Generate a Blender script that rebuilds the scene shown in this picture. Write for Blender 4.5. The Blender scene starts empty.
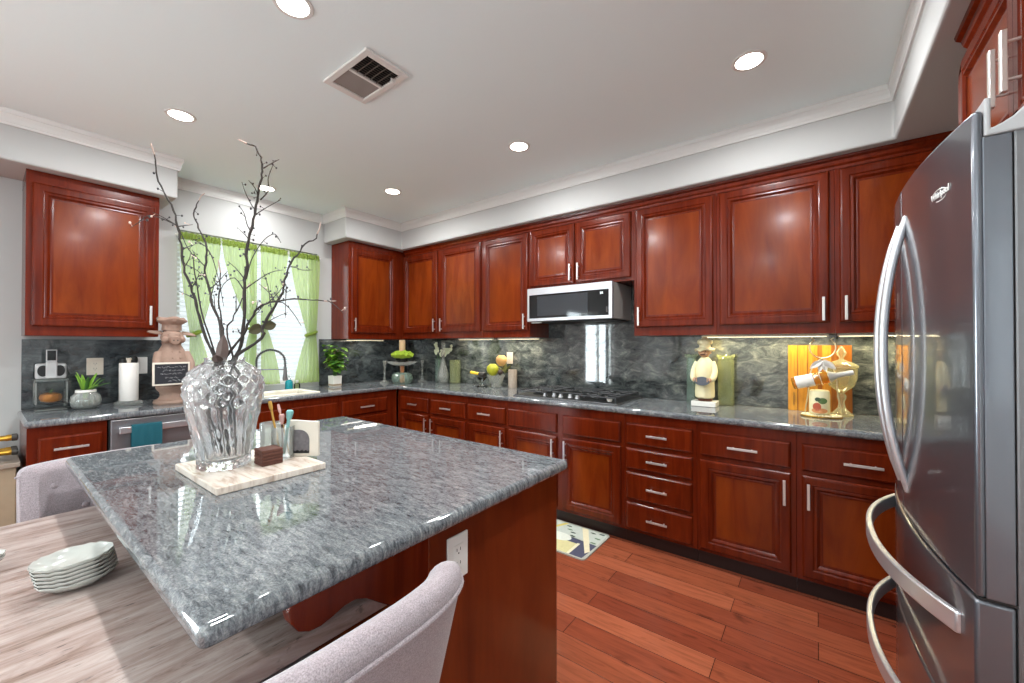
import bpy, bmesh, math, random
from mathutils import Vector, Matrix
random.seed(7)
S = bpy.context.scene
COL = S.collection
PI = math.pi

# ------------------------------------------------------------------ camera
cd = bpy.data.cameras.new('camera')
cam = bpy.data.objects.new('camera', cd)
COL.objects.link(cam)
cam.location = (0, 0, 1.34)
cam.rotation_euler = (math.radians(90.44), 0, math.radians(37.06))
cd.sensor_fit = 'HORIZONTAL'
cd.sensor_width = 36
cd.lens = 403.3 / 1024 * 36
cd.clip_start = 0.02
S.camera = cam

# ------------------------------------------------------------------ world, exposure
W = bpy.data.worlds.new('daylight')
S.world = W
W.use_nodes = True
W.node_tree.nodes['Background'].inputs[0].default_value = (0.93, 0.97, 1.0, 1)
W.node_tree.nodes['Background'].inputs[1].default_value = 0.9
S.view_settings.view_transform = 'Standard'
S.view_settings.look = 'None'
S.view_settings.gamma = 1
S.view_settings.use_curve_mapping = False
S.view_settings.exposure = 0.4
S.cycles.use_denoising = True
S.cycles.max_bounces = 12
S.cycles.diffuse_bounces = 5
S.cycles.glossy_bounces = 5
S.cycles.transmission_bounces = 10
S.cycles.transparent_max_bounces = 16
S.cycles.sample_clamp_indirect = 6


def area(name, loc, rot, sx, sy, power, color=(1, 1, 1), parent=None, shape='RECTANGLE', spread=180):
    l = bpy.data.lights.new(name, 'AREA')
    l.shape = shape
    l.size = sx
    if shape in ('RECTANGLE', 'ELLIPSE'):
        l.size_y = sy
    l.energy = power
    l.color = color
    l.spread = math.radians(spread)
    o = bpy.data.objects.new(name, l)
    COL.objects.link(o)
    o.location = loc
    o.rotation_euler = rot
    if parent:
        o.parent = parent
    return o


# daylight standing in the glazed openings: kitchen window, patio door and an unseen dining-side window added for fill
area('kitchen_window_daylight', (-4.34, 1.54, 1.62), (0, math.radians(-90), 0), 1.25, 1.1, 18, (0.95, 0.98, 1))
area('side_patio_daylight', (-4.34, -2.5, 1.1), (0, math.radians(-90), 0), 2.0, 1.5, 620, (0.86, 0.95, 1))
area('added_fill_daylight', (1.24, -2.1, 1.55), (0, math.radians(90), 0), 1.4, 2.2, 90, (0.86, 0.95, 1))  # fill light for the added window out of view
CAN_POWER = 14.0
BAR_POWER = 3.4


# ------------------------------------------------------------------ helpers
def lin(h):
    h = h.lstrip('#')
    r = []
    for i in (0, 2, 4):
        c = int(h[i:i + 2], 16) / 255
        r.append(c / 12.92 if c <= 0.04045 else ((c + 0.055) / 1.055) ** 2.4)
    return (*r, 1)


def org(o):
    v = Vector((0, 0, 0))
    while o is not None:
        v += o.location
        o = o.parent
    return v


def obj(name, bm, m, parent=None, smooth=False, bevel=0, seg=2, ang=30, local=False, sub=0, hard=False):
    if not local and parent is not None:
        bmesh.ops.translate(bm, verts=bm.verts, vec=-org(parent))
    bmesh.ops.recalc_face_normals(bm, faces=bm.faces)
    me = bpy.data.meshes.new(name)
    bm.to_mesh(me)
    bm.free()
    for x in (m if isinstance(m, (list, tuple)) else [m]):
        me.materials.append(x)
    o = bpy.data.objects.new(name, me)
    COL.objects.link(o)
    if parent is not None:
        o.parent = parent
    if bevel:
        b = o.modifiers.new('edge', 'BEVEL')
        b.width = bevel
        b.segments = seg
        b.limit_method = 'ANGLE'
        b.angle_limit = math.radians(ang)
        b.harden_normals = bool(hard)
    if sub:
        s = o.modifiers.new('sub', 'SUBSURF')
        s.levels = s.render_levels = sub
        smooth = True
    if smooth:
        me.polygons.foreach_set('use_smooth', [True] * len(me.polygons))
        if not sub and not hard:
            try:
                me.set_sharp_from_angle(angle=math.radians(40))
            except Exception:
                pass
    return o


def thing(name, label, cat, loc=(0, 0, 0), group=None, rz=0):
    o = bpy.data.objects.new(name, None)
    COL.objects.link(o)
    o.location = loc
    o.rotation_euler = (0, 0, rz)
    o.empty_display_size = 0.05
    return tag(o, label, cat, group)


def tag(o, label, cat, group=None):
    o['label'] = label
    o['category'] = cat
    if group:
        o['group'] = group
    return o


def struct(name, bm, m, **k):
    o = obj(name, bm, m, **k)
    if o.parent is None:
        o['kind'] = 'structure'
    return o


def N():
    return bmesh.new()


def box(bm, x0, x1, y0, y1, z0, z1, mi=0):
    v = [bm.verts.new(p) for p in ((x0, y0, z0), (x1, y0, z0), (x1, y1, z0), (x0, y1, z0),
                                   (x0, y0, z1), (x1, y0, z1), (x1, y1, z1), (x0, y1, z1))]
    for q in ((0, 3, 2, 1), (4, 5, 6, 7), (0, 1, 5, 4), (1, 2, 6, 5), (2, 3, 7, 6), (3, 0, 4, 7)):
        bm.faces.new([v[i] for i in q]).material_index = mi
    return bm


def bx(*a):
    return box(N(), *a)


def prism(bm, poly, lo, hi, axis='z', mi=0):
    """poly in the two other axes (x,y) / (y,z) / (x,z), extruded along axis"""
    def P(p, t):
        return {'z': (p[0], p[1], t), 'x': (t, p[0], p[1]), 'y': (p[0], t, p[1])}[axis]
    a = [bm.verts.new(P(p, lo)) for p in poly]
    b = [bm.verts.new(P(p, hi)) for p in poly]
    bm.faces.new(a).material_index = mi
    bm.faces.new(b).material_index = mi
    n = len(poly)
    for i in range(n):
        bm.faces.new((a[i], a[(i + 1) % n], b[(i + 1) % n], b[i])).material_index = mi
    return bm


def lathe(bm, prof, n=24, c=(0, 0, 0), closed=True, fn=None, mi=0, mat=None):
    """prof list of (r,z); fn(theta,r,z)->(r,z) optional"""
    rings = []
    for r, z in prof:
        if r < 1e-5:
            p = Vector((0, 0, z))
            if mat:
                p = mat @ p
            rings.append([bm.verts.new(p + Vector(c))])
        else:
            ring = []
            for i in range(n):
                t = 2 * PI * i / n
                rr, zz = fn(t, r, z) if fn else (r, z)
                p = Vector((rr * math.cos(t), rr * math.sin(t), zz))
                if mat:
                    p = mat @ p
                ring.append(bm.verts.new(p + Vector(c)))
            rings.append(ring)
    for a, b in zip(rings, rings[1:]):
        for i in range(n):
            j = (i + 1) % n
            if len(a) == 1 and len(b) == 1:
                continue
            if len(a) == 1:
                f = bm.faces.new((a[0], b[j], b[i]))
            elif len(b) == 1:
                f = bm.faces.new((a[i], a[j], b[0]))
            else:
                f = bm.faces.new((a[i], a[j], b[j], b[i]))
            f.material_index = mi
    if closed:
        for r in (rings[0], rings[-1]):
            if len(r) > 2:
                bm.faces.new(r).material_index = mi
    return bm


def tube(bm, pts, rad, n=8, mi=0, closed=False, flat=1.0):
    pts = [Vector(p) for p in pts]
    m = len(pts)
    R = rad if isinstance(rad, (list, tuple)) else [rad] * m
    rings = []
    prev = None
    for i, p in enumerate(pts):
        if closed:
            d = pts[(i + 1) % m] - pts[i - 1]
        else:
            d = pts[min(i + 1, m - 1)] - pts[max(i - 1, 0)]
        if d.length < 1e-9:
            d = Vector((0, 0, 1))
        d.normalize()
        if prev is None:
            u = d.cross(Vector((0, 0, 1)))
            if u.length < 0.05:
                u = d.cross(Vector((1, 0, 0)))
        else:
            u = prev - d * prev.dot(d)
            if u.length < 1e-6:
                u = d.cross(Vector((1, 0, 0)))
        u.normalize()
        prev = u
        w = d.cross(u)
        rings.append([bm.verts.new(p + (u * math.cos(2 * PI * k / n) + w * flat * math.sin(2 * PI * k / n)) * R[i]) for k in range(n)])
    seq = list(zip(rings, rings[1:])) + ([(rings[-1], rings[0])] if closed else [])
    for a, b in seq:
        for k in range(n):
            bm.faces.new((a[k], a[(k + 1) % n], b[(k + 1) % n], b[k])).material_index = mi
    if not closed:
        bm.faces.new(rings[0]).material_index = mi
        bm.faces.new(rings[-1]).material_index = mi
    return bm


def ball(bm, c, r, sc=(1, 1, 1), n=12, mi=0, rot=None):
    M = Matrix.Translation(c) @ (rot.to_4x4() if rot else Matrix.Identity(4)) @ Matrix.Diagonal((r * sc[0], r * sc[1], r * sc[2], 1))
    g = bmesh.ops.create_uvsphere(bm, u_segments=n, v_segments=max(6, n * 2 // 3), radius=1, matrix=M)
    for v in g['verts']:
        for f in v.link_faces:
            f.material_index = mi
    return bm


def leaf(bm, base, d, length, width, droop=0.3, n=6, mi=0, thick=0.0, up=Vector((0, 0, 1)), fold=0.25, shape=None):
    """solid leaf blade; d direction"""
    d = Vector(d).normalized()
    side = d.cross(up)
    if side.length < 0.05:
        side = d.cross(Vector((1, 0, 0)))
    side.normalize()
    nrm = side.cross(d)
    p = Vector(base)
    L = []
    for i in range(n + 1):
        t = i / n
        w = width * (shape(t) if shape else math.sin(PI * min(1, t * 0.94 + 0.05)) ** 0.8) * 0.5
        c = Vector(base) + d * length * t - Vector((0, 0, 1)) * droop * length * t * t
        L.append((bm.verts.new(c - side * w + nrm * w * fold), bm.verts.new(c), bm.verts.new(c + side * w + nrm * w * fold)))
    for a, b in zip(L, L[1:]):
        for k in (0, 1):
            bm.faces.new((a[k], a[k + 1], b[k + 1], b[k])).material_index = mi
    return bm


def sweep(bm, prof, path, closed_prof=True):
    """prof: (out,z); out is to the right of the walking direction, mitred"""
    P = [Vector((p[0], p[1])) for p in path]
    rows = []
    for i, p in enumerate(P):
        def rn(a, b):
            d = (b - a).normalized()
            return Vector((d.y, -d.x))
        if i == 0:
            o = rn(P[0], P[1])
        elif i == len(P) - 1:
            o = rn(P[-2], P[-1])
        else:
            a, b = rn(P[i - 1], p), rn(p, P[i + 1])
            o = (a + b) / (1 + a.dot(b))
        rows.append([bm.verts.new((p.x + o.x * q[0], p.y + o.y * q[0], q[1])) for q in prof])
    m = len(prof)
    for a, b in zip(rows, rows[1:]):
        for k in range(m):
            bm.faces.new((a[k], a[(k + 1) % m], b[(k + 1) % m], b[k]))
    bm.faces.new(rows[0])
    bm.faces.new(rows[-1])
    return bm


# ------------------------------------------------------------------ materials
def base_mat(name):
    m = bpy.data.materials.new(name)
    m.use_nodes = True
    nt = m.node_tree
    return m, nt, nt.nodes['Principled BSDF']


def plain(name, color, rough=0.5, metal=0.0, coat=0.0, emit=None, estr=0, trans=0, ior=1.45, sub=0, spec=0.5, noise=0, nscale=30):
    m, nt, b = base_mat(name)
    c = lin(color) if isinstance(color, str) else (*color, 1)
    b.inputs['Base Color'].default_value = c
    b.inputs['Roughness'].default_value = rough
    b.inputs['Metallic'].default_value = metal
    b.inputs['Coat Weight'].default_value = coat
    b.inputs['Coat Roughness'].default_value = 0.06
    b.inputs['Transmission Weight'].default_value = trans
    b.inputs['IOR'].default_value = ior
    b.inputs['Specular IOR Level'].default_value = spec
    if emit:
        b.inputs['Emission Color'].default_value = lin(emit)
        b.inputs['Emission Strength'].default_value = estr
    if noise:
        tc = nt.nodes.new('ShaderNodeTexCoord')
        nz = nt.nodes.new('ShaderNodeTexNoise')
        nz.inputs['Scale'].default_value = nscale
        nz.inputs['Detail'].default_value = 4
        mx = nt.nodes.new('ShaderNodeMix')
        mx.data_type = 'RGBA'
        mx.inputs[6].default_value = tuple(x * (1 - noise) for x in c[:3]) + (1,)
        mx.inputs[7].default_value = tuple(min(1, x * (1 + noise)) for x in c[:3]) + (1,)
        nt.links.new(tc.outputs['Object'], nz.inputs['Vector'])
        nt.links.new(nz.outputs['Fac'], mx.inputs[0])
        nt.links.new(mx.outputs[2], b.inputs['Base Color'])
    return m


def ramp(nt, fac, stops):
    r = nt.nodes.new('ShaderNodeValToRGB')
    e = r.color_ramp.elements
    while len(e) < len(stops):
        e.new(0.5)
    for k, (p, c) in enumerate(stops):
        e[k].position = p
        e[k].color = lin(c) if isinstance(c, str) else (c, c, c, 1)
    nt.links.new(fac, r.inputs[0])
    return r.outputs[0]


def mapped(nt, scale, rot=(0, 0, 0), rnd=False):
    tc = nt.nodes.new('ShaderNodeTexCoord')
    mp = nt.nodes.new('ShaderNodeMapping')
    mp.inputs['Scale'].default_value = scale
    mp.inputs['Rotation'].default_value = rot
    src = tc.outputs['Object']
    if rnd:
        oi = nt.nodes.new('ShaderNodeObjectInfo')
        ml = nt.nodes.new('ShaderNodeMath')
        ml.operation = 'MULTIPLY'
        ml.inputs[1].default_value = 37.0
        nt.links.new(oi.outputs['Random'], ml.inputs[0])
        ad = nt.nodes.new('ShaderNodeVectorMath')
        ad.operation = 'ADD'
        nt.links.new(src, ad.inputs[0])
        nt.links.new(ml.outputs[0], ad.inputs[1])
        src = ad.outputs[0]
    nt.links.new(src, mp.inputs['Vector'])
    return mp.outputs[0]


def noise(nt, vec, scale, detail=4, rough=0.55, dist=0.0):
    n = nt.nodes.new('ShaderNodeTexNoise')
    n.inputs['Scale'].default_value = scale
    n.inputs['Detail'].default_value = detail
    n.inputs['Roughness'].default_value = rough
    n.inputs['Distortion'].default_value = dist
    nt.links.new(vec, n.inputs['Vector'])
    return n.outputs['Fac']


def mixc(nt, a, b, fac, mode='MIX'):
    m = nt.nodes.new('ShaderNodeMix')
    m.data_type = 'RGBA'
    m.blend_type = mode
    for s, i in ((a, 6), (b, 7), (fac, 0)):
        if isinstance(s, str):
            m.inputs[i].default_value = lin(s)
        elif isinstance(s, (int, float)):
            m.inputs[i].default_value = s
        else:
            nt.links.new(s, m.inputs[i])
    return m.outputs[2]


def bump(nt, b, h, strength=0.2, dist=0.002):
    n = nt.nodes.new('ShaderNodeBump')
    n.inputs['Strength'].default_value = strength
    n.inputs['Distance'].default_value = dist
    nt.links.new(h, n.inputs['Height'])
    nt.links.new(n.outputs[0], b.inputs['Normal'])


def wood(name, dark, mid, light, scale=(14, 14, 1.1), rough=0.2, coat=0.06, bumpy=0.05):
    m, nt, b = base_mat(name)
    v = mapped(nt, scale, rnd=True)
    g = noise(nt, v, 2.2, 6, 0.6, 0.6)
    v2 = mapped(nt, (3, 3, 1.2), rnd=True)
    g2 = noise(nt, v2, 1.6, 2)
    c = ramp(nt, g, [(0.28, dark), (0.52, mid), (0.78, light)])
    c2 = ramp(nt, g2, [(0.3, 0.72), (0.7, 1.0)])
    nt.links.new(mixc(nt, c, c2, 1.0, 'MULTIPLY'), b.inputs['Base Color'])
    b.inputs['Roughness'].default_value = rough
    b.inputs['Specular IOR Level'].default_value = 0.24
    b.inputs['Coat Weight'].default_value = coat
    b.inputs['Coat Roughness'].default_value = 0.1
    bump(nt, b, g, bumpy, 0.001)
    return m


def granite(name, rot, stretch, stops, fine=(0.6, 1.2), rough=0.03, sc=3.0):
    m, nt, b = base_mat(name)
    v = mapped(nt, stretch, rot)
    g = noise(nt, v, sc, 12, 0.72, 0.7)
    c = ramp(nt, g, stops)
    f = noise(nt, mapped(nt, (1, 1, 1)), 230, 3, 0.7)
    fc = ramp(nt, f, [(0.36, fine[0]), (0.62, fine[1])])
    lo = noise(nt, mapped(nt, (1, 1, 1)), 2.3, 3)
    lc = ramp(nt, lo, [(0.3, 0.75), (0.7, 1.1)])
    c = mixc(nt, mixc(nt, c, fc, 1.0, 'MULTIPLY'), lc, 1.0, 'MULTIPLY')
    nt.links.new(c, b.inputs['Base Color'])
    b.inputs['Roughness'].default_value = rough
    b.inputs['IOR'].default_value = 1.75
    return m


M = {}
M['cherry'] = wood('cherry', '#521505', '#641f08', '#73280c')
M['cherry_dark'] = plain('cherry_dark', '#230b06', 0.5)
M['cherry_panel'] = wood('cherry_panel', '#641f06', '#79300b', '#8a3c10', (5, 5, 0.9), 0.2, 0.06)
M['carcass'] = wood('carcass', '#581806', '#671f09', '#73280d')
M['nickel'] = plain('nickel', '#e0dcd6', 0.34, 0.85)
M['steel'] = plain('steel', '#8c8b8e', 0.32, 0.7, 0.5)
M['steel_dark'] = plain('steel_dark', '#64666c', 0.3, 0.8, 0.8)
M['steel_light'] = plain('steel_light', '#cfcfd2', 0.3, 0.8)
M['steel_side'] = plain('steel_side', '#747374', 0.42, 0.7)
M['black_gloss'] = plain('black_gloss', '#0b0b0d', 0.05, 0, 0.5)
M['black'] = plain('black', '#131313', 0.45)
M['iron'] = plain('iron', '#343436', 0.45)
M['white_plastic'] = plain('white_plastic', '#dcdad6', 0.4)
M['grey_plastic'] = plain('grey_plastic', '#b4b3b3', 0.45)
M['beige_plastic'] = plain('beige_plastic', '#d0c3b3', 0.4)
M['slot'] = plain('slot', '#3a3632', 0.6)
M['paint_wall'] = plain('paint_wall', '#b4b3b1', 0.75, noise=0.02, nscale=200)
M['paint_trim'] = plain('paint_trim', '#dcdbd8', 0.5)
m, nt, b = base_mat('paint_ceiling')
b.inputs['Base Color'].default_value = lin('#e6f3f4')
b.inputs['Roughness'].default_value = 0.85
bump(nt, b, noise(nt, mapped(nt, (1, 1, 1)), 90, 3), 0.12, 0.003)
M['paint_ceiling'] = m

# hardwood floor: boards along X
m, nt, b = base_mat('hardwood')
br = nt.nodes.new('ShaderNodeTexBrick')
br.offset = 0.37
br.inputs['Color1'].default_value = (0, 0, 0, 1)
br.inputs['Color2'].default_value = (1, 1, 1, 1)
br.inputs['Mortar'].default_value = (0, 0, 0, 1)
br.inputs['Scale'].default_value = 1.0
br.inputs['Mortar Size'].default_value = 0.0016
br.inputs['Mortar Smooth'].default_value = 0.3
br.inputs['Brick Width'].default_value = 0.95
br.inputs['Row Height'].default_value = 0.127
nt.links.new(mapped(nt, (1, 1, 1)), br.inputs['Vector'])
cb = ramp(nt, br.outputs['Color'], [(0.0, '#833d28'), (0.5, '#994f34'), (1.0, '#ab5e40')])
g = noise(nt, mapped(nt, (1.3, 16, 1)), 3.0, 7, 0.65, 0.8)
cg = ramp(nt, g, [(0.25, 0.5), (0.5, 0.94), (0.75, 1.16)])
k = noise(nt, mapped(nt, (2.2, 5, 1)), 2.6, 2)
ck = ramp(nt, k, [(0.24, 0.45), (0.36, 1.0)])
c = mixc(nt, mixc(nt, cb, cg, 1.0, 'MULTIPLY'), ck, 1.0, 'MULTIPLY')
c = mixc(nt, c, '#220d07', br.outputs['Fac'])
nt.links.new(c, b.inputs['Base Color'])
b.inputs['Roughness'].default_value = 0.22
b.inputs['Coat Weight'].default_value = 0.3
b.inputs['Coat Roughness'].default_value = 0.12
inv = nt.nodes.new('ShaderNodeMath')
inv.operation = 'MULTIPLY_ADD'
inv.inputs[1].default_value = -1.5
nt.links.new(br.outputs['Fac'], inv.inputs[0])
nt.links.new(g, inv.inputs[2])
bump(nt, b, inv.outputs[0], 0.35, 0.003)
M['hardwood'] = m

M['granite'] = granite('granite', (0, 0, math.radians(62)), (7, 24, 7),
                       [(0.30, '#2b2e31'), (0.43, '#606468'), (0.56, '#818486'), (0.74, '#aaaba7')], sc=4.0, fine=(0.62, 1.15))
M['granite_back'] = granite('granite_back', (0, math.radians(-36), 0), (2.2, 2.2, 4.2),
                            [(0.32, '#1b1f1f'), (0.45, '#424747'), (0.56, '#676b68'), (0.72, '#a1a498')], (0.55, 1.2), 0.03, 3.6)
M['granite_side'] = granite('granite_side', (math.radians(36), 0, 0), (2.2, 2.2, 4.2),
                            [(0.3, '#191c1e'), (0.46, '#34393c'), (0.6, '#53595b'), (0.8, '#8b8f8b')], (0.55, 1.2), 0.03, 3.6)

# travertine of the dining table: veins along Y
m, nt, b = base_mat('travertine')
g = noise(nt, mapped(nt, (9, 1.3, 3), (0, 0, math.radians(-6))), 2.6, 10, 0.72, 0.5)
c = ramp(nt, g, [(0.28, '#4d3c33'), (0.38, '#7f685c'), (0.48, '#a08c84'), (0.6, '#b5a69f'), (0.8, '#c5bab6')])
g3 = noise(nt, mapped(nt, (70, 14, 20)), 1.5, 5)
pit = ramp(nt, g3, [(0.30, 0.4), (0.37, 1.0)])
crk = noise(nt, mapped(nt, (26, 3.2, 9), (0, 0, math.radians(-6))), 2.4, 8, 0.7, 1.2)
cr2 = ramp(nt, crk, [(0.33, 0.42), (0.395, 1.0), (1.0, 1.04)])
nt.links.new(mixc(nt, mixc(nt, c, pit, 1.0, 'MULTIPLY'), cr2, 1.0, 'MULTIPLY'), b.inputs['Base Color'])
b.inputs['Roughness'].default_value = 0.28
M['travertine'] = m

m, nt, b = base_mat('tray_stone')
g = noise(nt, mapped(nt, (3, 14, 3)), 3, 6, 0.6, 0.6)
nt.links.new(ramp(nt, g, [(0.3, '#a88f7d'), (0.5, '#d8c9bb'), (0.8, '#eee5da')]), b.inputs['Base Color'])
b.inputs['Roughness'].default_value = 0.16
M['tray_stone'] = m

# woven upholstery
m, nt, b = base_mat('upholstery')
w1 = noise(nt, mapped(nt, (1, 1, 1)), 420, 2)
w2 = noise(nt, mapped(nt, (1, 1, 6)), 60, 3)
c = mixc(nt, ramp(nt, w1, [(0.3, '#83767a'), (0.7, '#ada1a4')]), ramp(nt, w2, [(0.3, 0.85), (0.7, 1.05)]), 1.0, 'MULTIPLY')
nt.links.new(c, b.inputs['Base Color'])
b.inputs['Roughness'].default_value = 0.9
b.inputs['Sheen Weight'].default_value = 0.3
bump(nt, b, w1, 0.3, 0.002)
M['upholstery'] = m


def glass(name, color=(1, 1, 1), rough=0.0, ior=1.45):
    m, nt, b = base_mat(name)
    b.inputs['Base Color'].default_value = (*color, 1)
    b.inputs['Roughness'].default_value = rough
    b.inputs['Transmission Weight'].default_value = 1
    b.inputs['IOR'].default_value = ior
    return m


def thin_glass(name, tint=(1, 1, 1), refl=0.9, rough=0.02):
    m, nt, b = base_mat(name)
    nt.nodes.remove(b)
    out = nt.nodes['Material Output']
    t = nt.nodes.new('ShaderNodeBsdfTransparent')
    t.inputs[0].default_value = (*tint, 1)
    g = nt.nodes.new('ShaderNodeBsdfGlossy')
    g.inputs['Roughness'].default_value = rough
    f = nt.nodes.new('ShaderNodeFresnel')
    f.inputs[0].default_value = 1.6
    mu = nt.nodes.new('ShaderNodeMath')
    mu.operation = 'MULTIPLY'
    mu.inputs[1].default_value = refl
    nt.links.new(f.outputs[0], mu.inputs[0])
    x = nt.nodes.new('ShaderNodeMixShader')
    nt.links.new(mu.outputs[0], x.inputs[0])
    nt.links.new(t.outputs[0], x.inputs[1])
    nt.links.new(g.outputs[0], x.inputs[2])
    nt.links.new(x.outputs[0], out.inputs[0])
    return m


def sheer(name, color, alpha, tl=0.6):
    """see-through cloth: transparent gaps between diffuse and translucent threads"""
    m, nt, b = base_mat(name)
    nt.nodes.remove(b)
    out = nt.nodes['Material Output']
    d = nt.nodes.new('ShaderNodeBsdfDiffuse')
    d.inputs[0].default_value = lin(color)
    t = nt.nodes.new('ShaderNodeBsdfTranslucent')
    t.inputs[0].default_value = lin(color)
    p = nt.nodes.new('ShaderNodeBsdfTransparent')
    x = nt.nodes.new('ShaderNodeMixShader')
    x.inputs[0].default_value = tl
    nt.links.new(d.outputs[0], x.inputs[1])
    nt.links.new(t.outputs[0], x.inputs[2])
    y = nt.nodes.new('ShaderNodeMixShader')
    y.inputs[0].default_value = alpha
    nt.links.new(p.outputs[0], y.inputs[1])
    nt.links.new(x.outputs[0], y.inputs[2])
    nt.links.new(y.outputs[0], out.inputs[0])
    return m


m = glass('crystal', (1, 1, 1), 0.0, 1.48)
nt = m.node_tree
out = nt.nodes['Material Output']
src = out.inputs[0].links[0].from_socket
d = nt.nodes.new('ShaderNodeBsdfTranslucent')
d.inputs[0].default_value = (0.92, 0.95, 0.97, 1)
x = nt.nodes.new('ShaderNodeMixShader')
x.inputs[0].default_value = 0.09
nt.links.new(src, x.inputs[1])
nt.links.new(d.outputs[0], x.inputs[2])
nt.links.new(x.outputs[0], out.inputs[0])
M['crystal'] = m
M['clear'] = thin_glass('clear', (0.97, 0.985, 0.98), 1.0)
M['green_glass'] = thin_glass('green_glass', (0.72, 0.86, 0.78), 1.0)
M['lime_glass'] = thin_glass('lime_glass', (0.84, 0.9, 0.66), 1.0)
M['cream_glass'] = plain('cream_glass', '#e6dfb4', 0.12, trans=0.45)
def pressed(name, tint, scatter, color):
    m = thin_glass(name, tint, 1.0)
    nt = m.node_tree
    out = nt.nodes['Material Output']
    src = out.inputs[0].links[0].from_socket
    d = nt.nodes.new('ShaderNodeBsdfTranslucent')
    d.inputs[0].default_value = lin(color)
    d2 = nt.nodes.new('ShaderNodeBsdfDiffuse')
    d2.inputs[0].default_value = lin(color)
    a = nt.nodes.new('ShaderNodeMixShader')
    nt.links.new(d.outputs[0], a.inputs[1])
    nt.links.new(d2.outputs[0], a.inputs[2])
    x = nt.nodes.new('ShaderNodeMixShader')
    x.inputs[0].default_value = scatter
    nt.links.new(src, x.inputs[1])
    nt.links.new(a.outputs[0], x.inputs[2])
    nt.links.new(x.outputs[0], out.inputs[0])
    return m


M['pressed_green'] = pressed('pressed_green', (0.94, 0.985, 0.965), 0.20, '#c3dccf')
M['pressed_lime'] = pressed('pressed_lime', (0.965, 0.98, 0.92), 0.24, '#d3daa8')
M['pressed_cream'] = pressed('pressed_cream', (0.985, 0.985, 0.95), 0.28, '#ece6bd')
M['pressed_white'] = pressed('pressed_white', (0.985, 0.99, 0.985), 0.24, '#eef0ea')
M['frosted'] = pressed('frosted', (0.985, 0.99, 0.985), 0.22, '#dfe0d8')
M['milk_glass'] = plain('milk_glass', '#dadad3', 0.14, trans=0.4)
M['pane'] = thin_glass('pane', (0.95, 0.97, 0.97), 0.8)
M['curtain'] = sheer('curtain', '#aec274', 0.72)
M['curtain_hem'] = sheer('curtain_hem', '#8c9f4a', 0.9, 0.5)
M['blind'] = sheer('blind', '#e8eaec', 0.97, 0.5)
M['leaf'] = plain('leaf', '#6f9a2c', 0.45, noise=0.35, nscale=25)
M['leaf_dark'] = plain('leaf_dark', '#3f6a26', 0.5, noise=0.3, nscale=25)
M['moss'] = plain('moss', '#8fa82c', 0.85, noise=0.4, nscale=90)
M['bark'] = plain('bark', '#3b3430', 0.8, noise=0.35, nscale=60)
M['bark_tip'] = plain('bark_tip', '#b49c90', 0.7)
M['bud'] = plain('bud', '#3d3a3c', 0.6)
M['bud_pale'] = plain('bud_pale', '#e6c9b8', 0.6)
M['terracotta'] = plain('terracotta', '#94796a', 0.75, noise=0.18, nscale=35)
M['slate'] = plain('slate', '#23242a', 0.7, noise=0.2, nscale=60)
M['chalk'] = plain('chalk', '#b9b9bb', 0.9)
M['teal'] = plain('teal', '#0c4f5b', 0.85, noise=0.12, nscale=200)
M['teal_soap'] = plain('teal_soap', '#1c9aa6', 0.15, trans=0.3)
M['paper'] = plain('paper', '#e8e2dc', 0.9, noise=0.03, nscale=80)
M['pumpkin'] = plain('pumpkin', '#d9812a', 0.35, 0.3, noise=0.3, nscale=40)
M['cream'] = plain('cream', '#e6dbb2', 0.55, noise=0.08, nscale=40)
M['cream_stone'] = plain('cream_stone', '#ddd3c4', 0.5, noise=0.06, nscale=40)
M['white_ceramic'] = plain('white_ceramic', '#e4e0d8', 0.2)
M['skin'] = plain('skin', '#c69a78', 0.6)
M['gold'] = plain('gold', '#b58a35', 0.32, 0.9)
M['wire'] = plain('wire', '#e4dcbc', 0.3, 0.7)
M['bamboo_pale'] = wood('bamboo_pale', '#b0701c', '#c88a2c', '#d69c3e', (30, 30, 1.0), 0.4, 0.1)
M['bamboo_dark'] = wood('bamboo_dark', '#7a4412', '#925618', '#a4662a', (30, 30, 1.0), 0.4, 0.1)
M['amber'] = plain('amber', '#d9962e', 0.06, trans=0.6)
M['label_white'] = plain('label_white', '#e9e4da', 0.5)
M['foil'] = plain('foil', '#c9c4bc', 0.35, 0.35)
M['apple'] = plain('apple', '#a8a82a', 0.35, noise=0.25, nscale=22)
M['peach'] = plain('peach', '#d9a768', 0.55, noise=0.18, nscale=22)
M['lemon'] = plain('lemon', '#e6c22a', 0.4)
M['yellow'] = plain('yellow', '#e2bd2c', 0.4)
M['orange_wax'] = plain('orange_wax', '#d98a54', 0.5)
M['tan_wax'] = plain('tan_wax', '#c0a27c', 0.6, noise=0.15, nscale=50)
M['birch'] = plain('birch', '#a99a8b', 0.7, noise=0.22, nscale=45)
M['brick_brown'] = plain('brick_brown', '#5b362b', 0.7, noise=0.35, nscale=70)
M['ochre'] = plain('ochre', '#b58a3a', 0.6)
M['aqua'] = plain('aqua', '#7fb3b0', 0.4)
M['pink'] = plain('pink', '#c99a93', 0.6)
M['tan'] = plain('tan', '#9c8a72', 0.6, noise=0.12, nscale=20)
M['dark_wood'] = plain('dark_wood', '#2a1a13', 0.5)
M['lamp'] = plain('lamp', '#ffffff', 0.5, emit='#fff6e8', estr=14)
M['bar_lamp'] = plain('bar_lamp', '#ffffff', 0.5, emit='#fff0c4', estr=3.0)
M['digit'] = plain('digit', '#cfd6da', 0.5, emit='#dfe6ea', estr=0.8)

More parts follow.
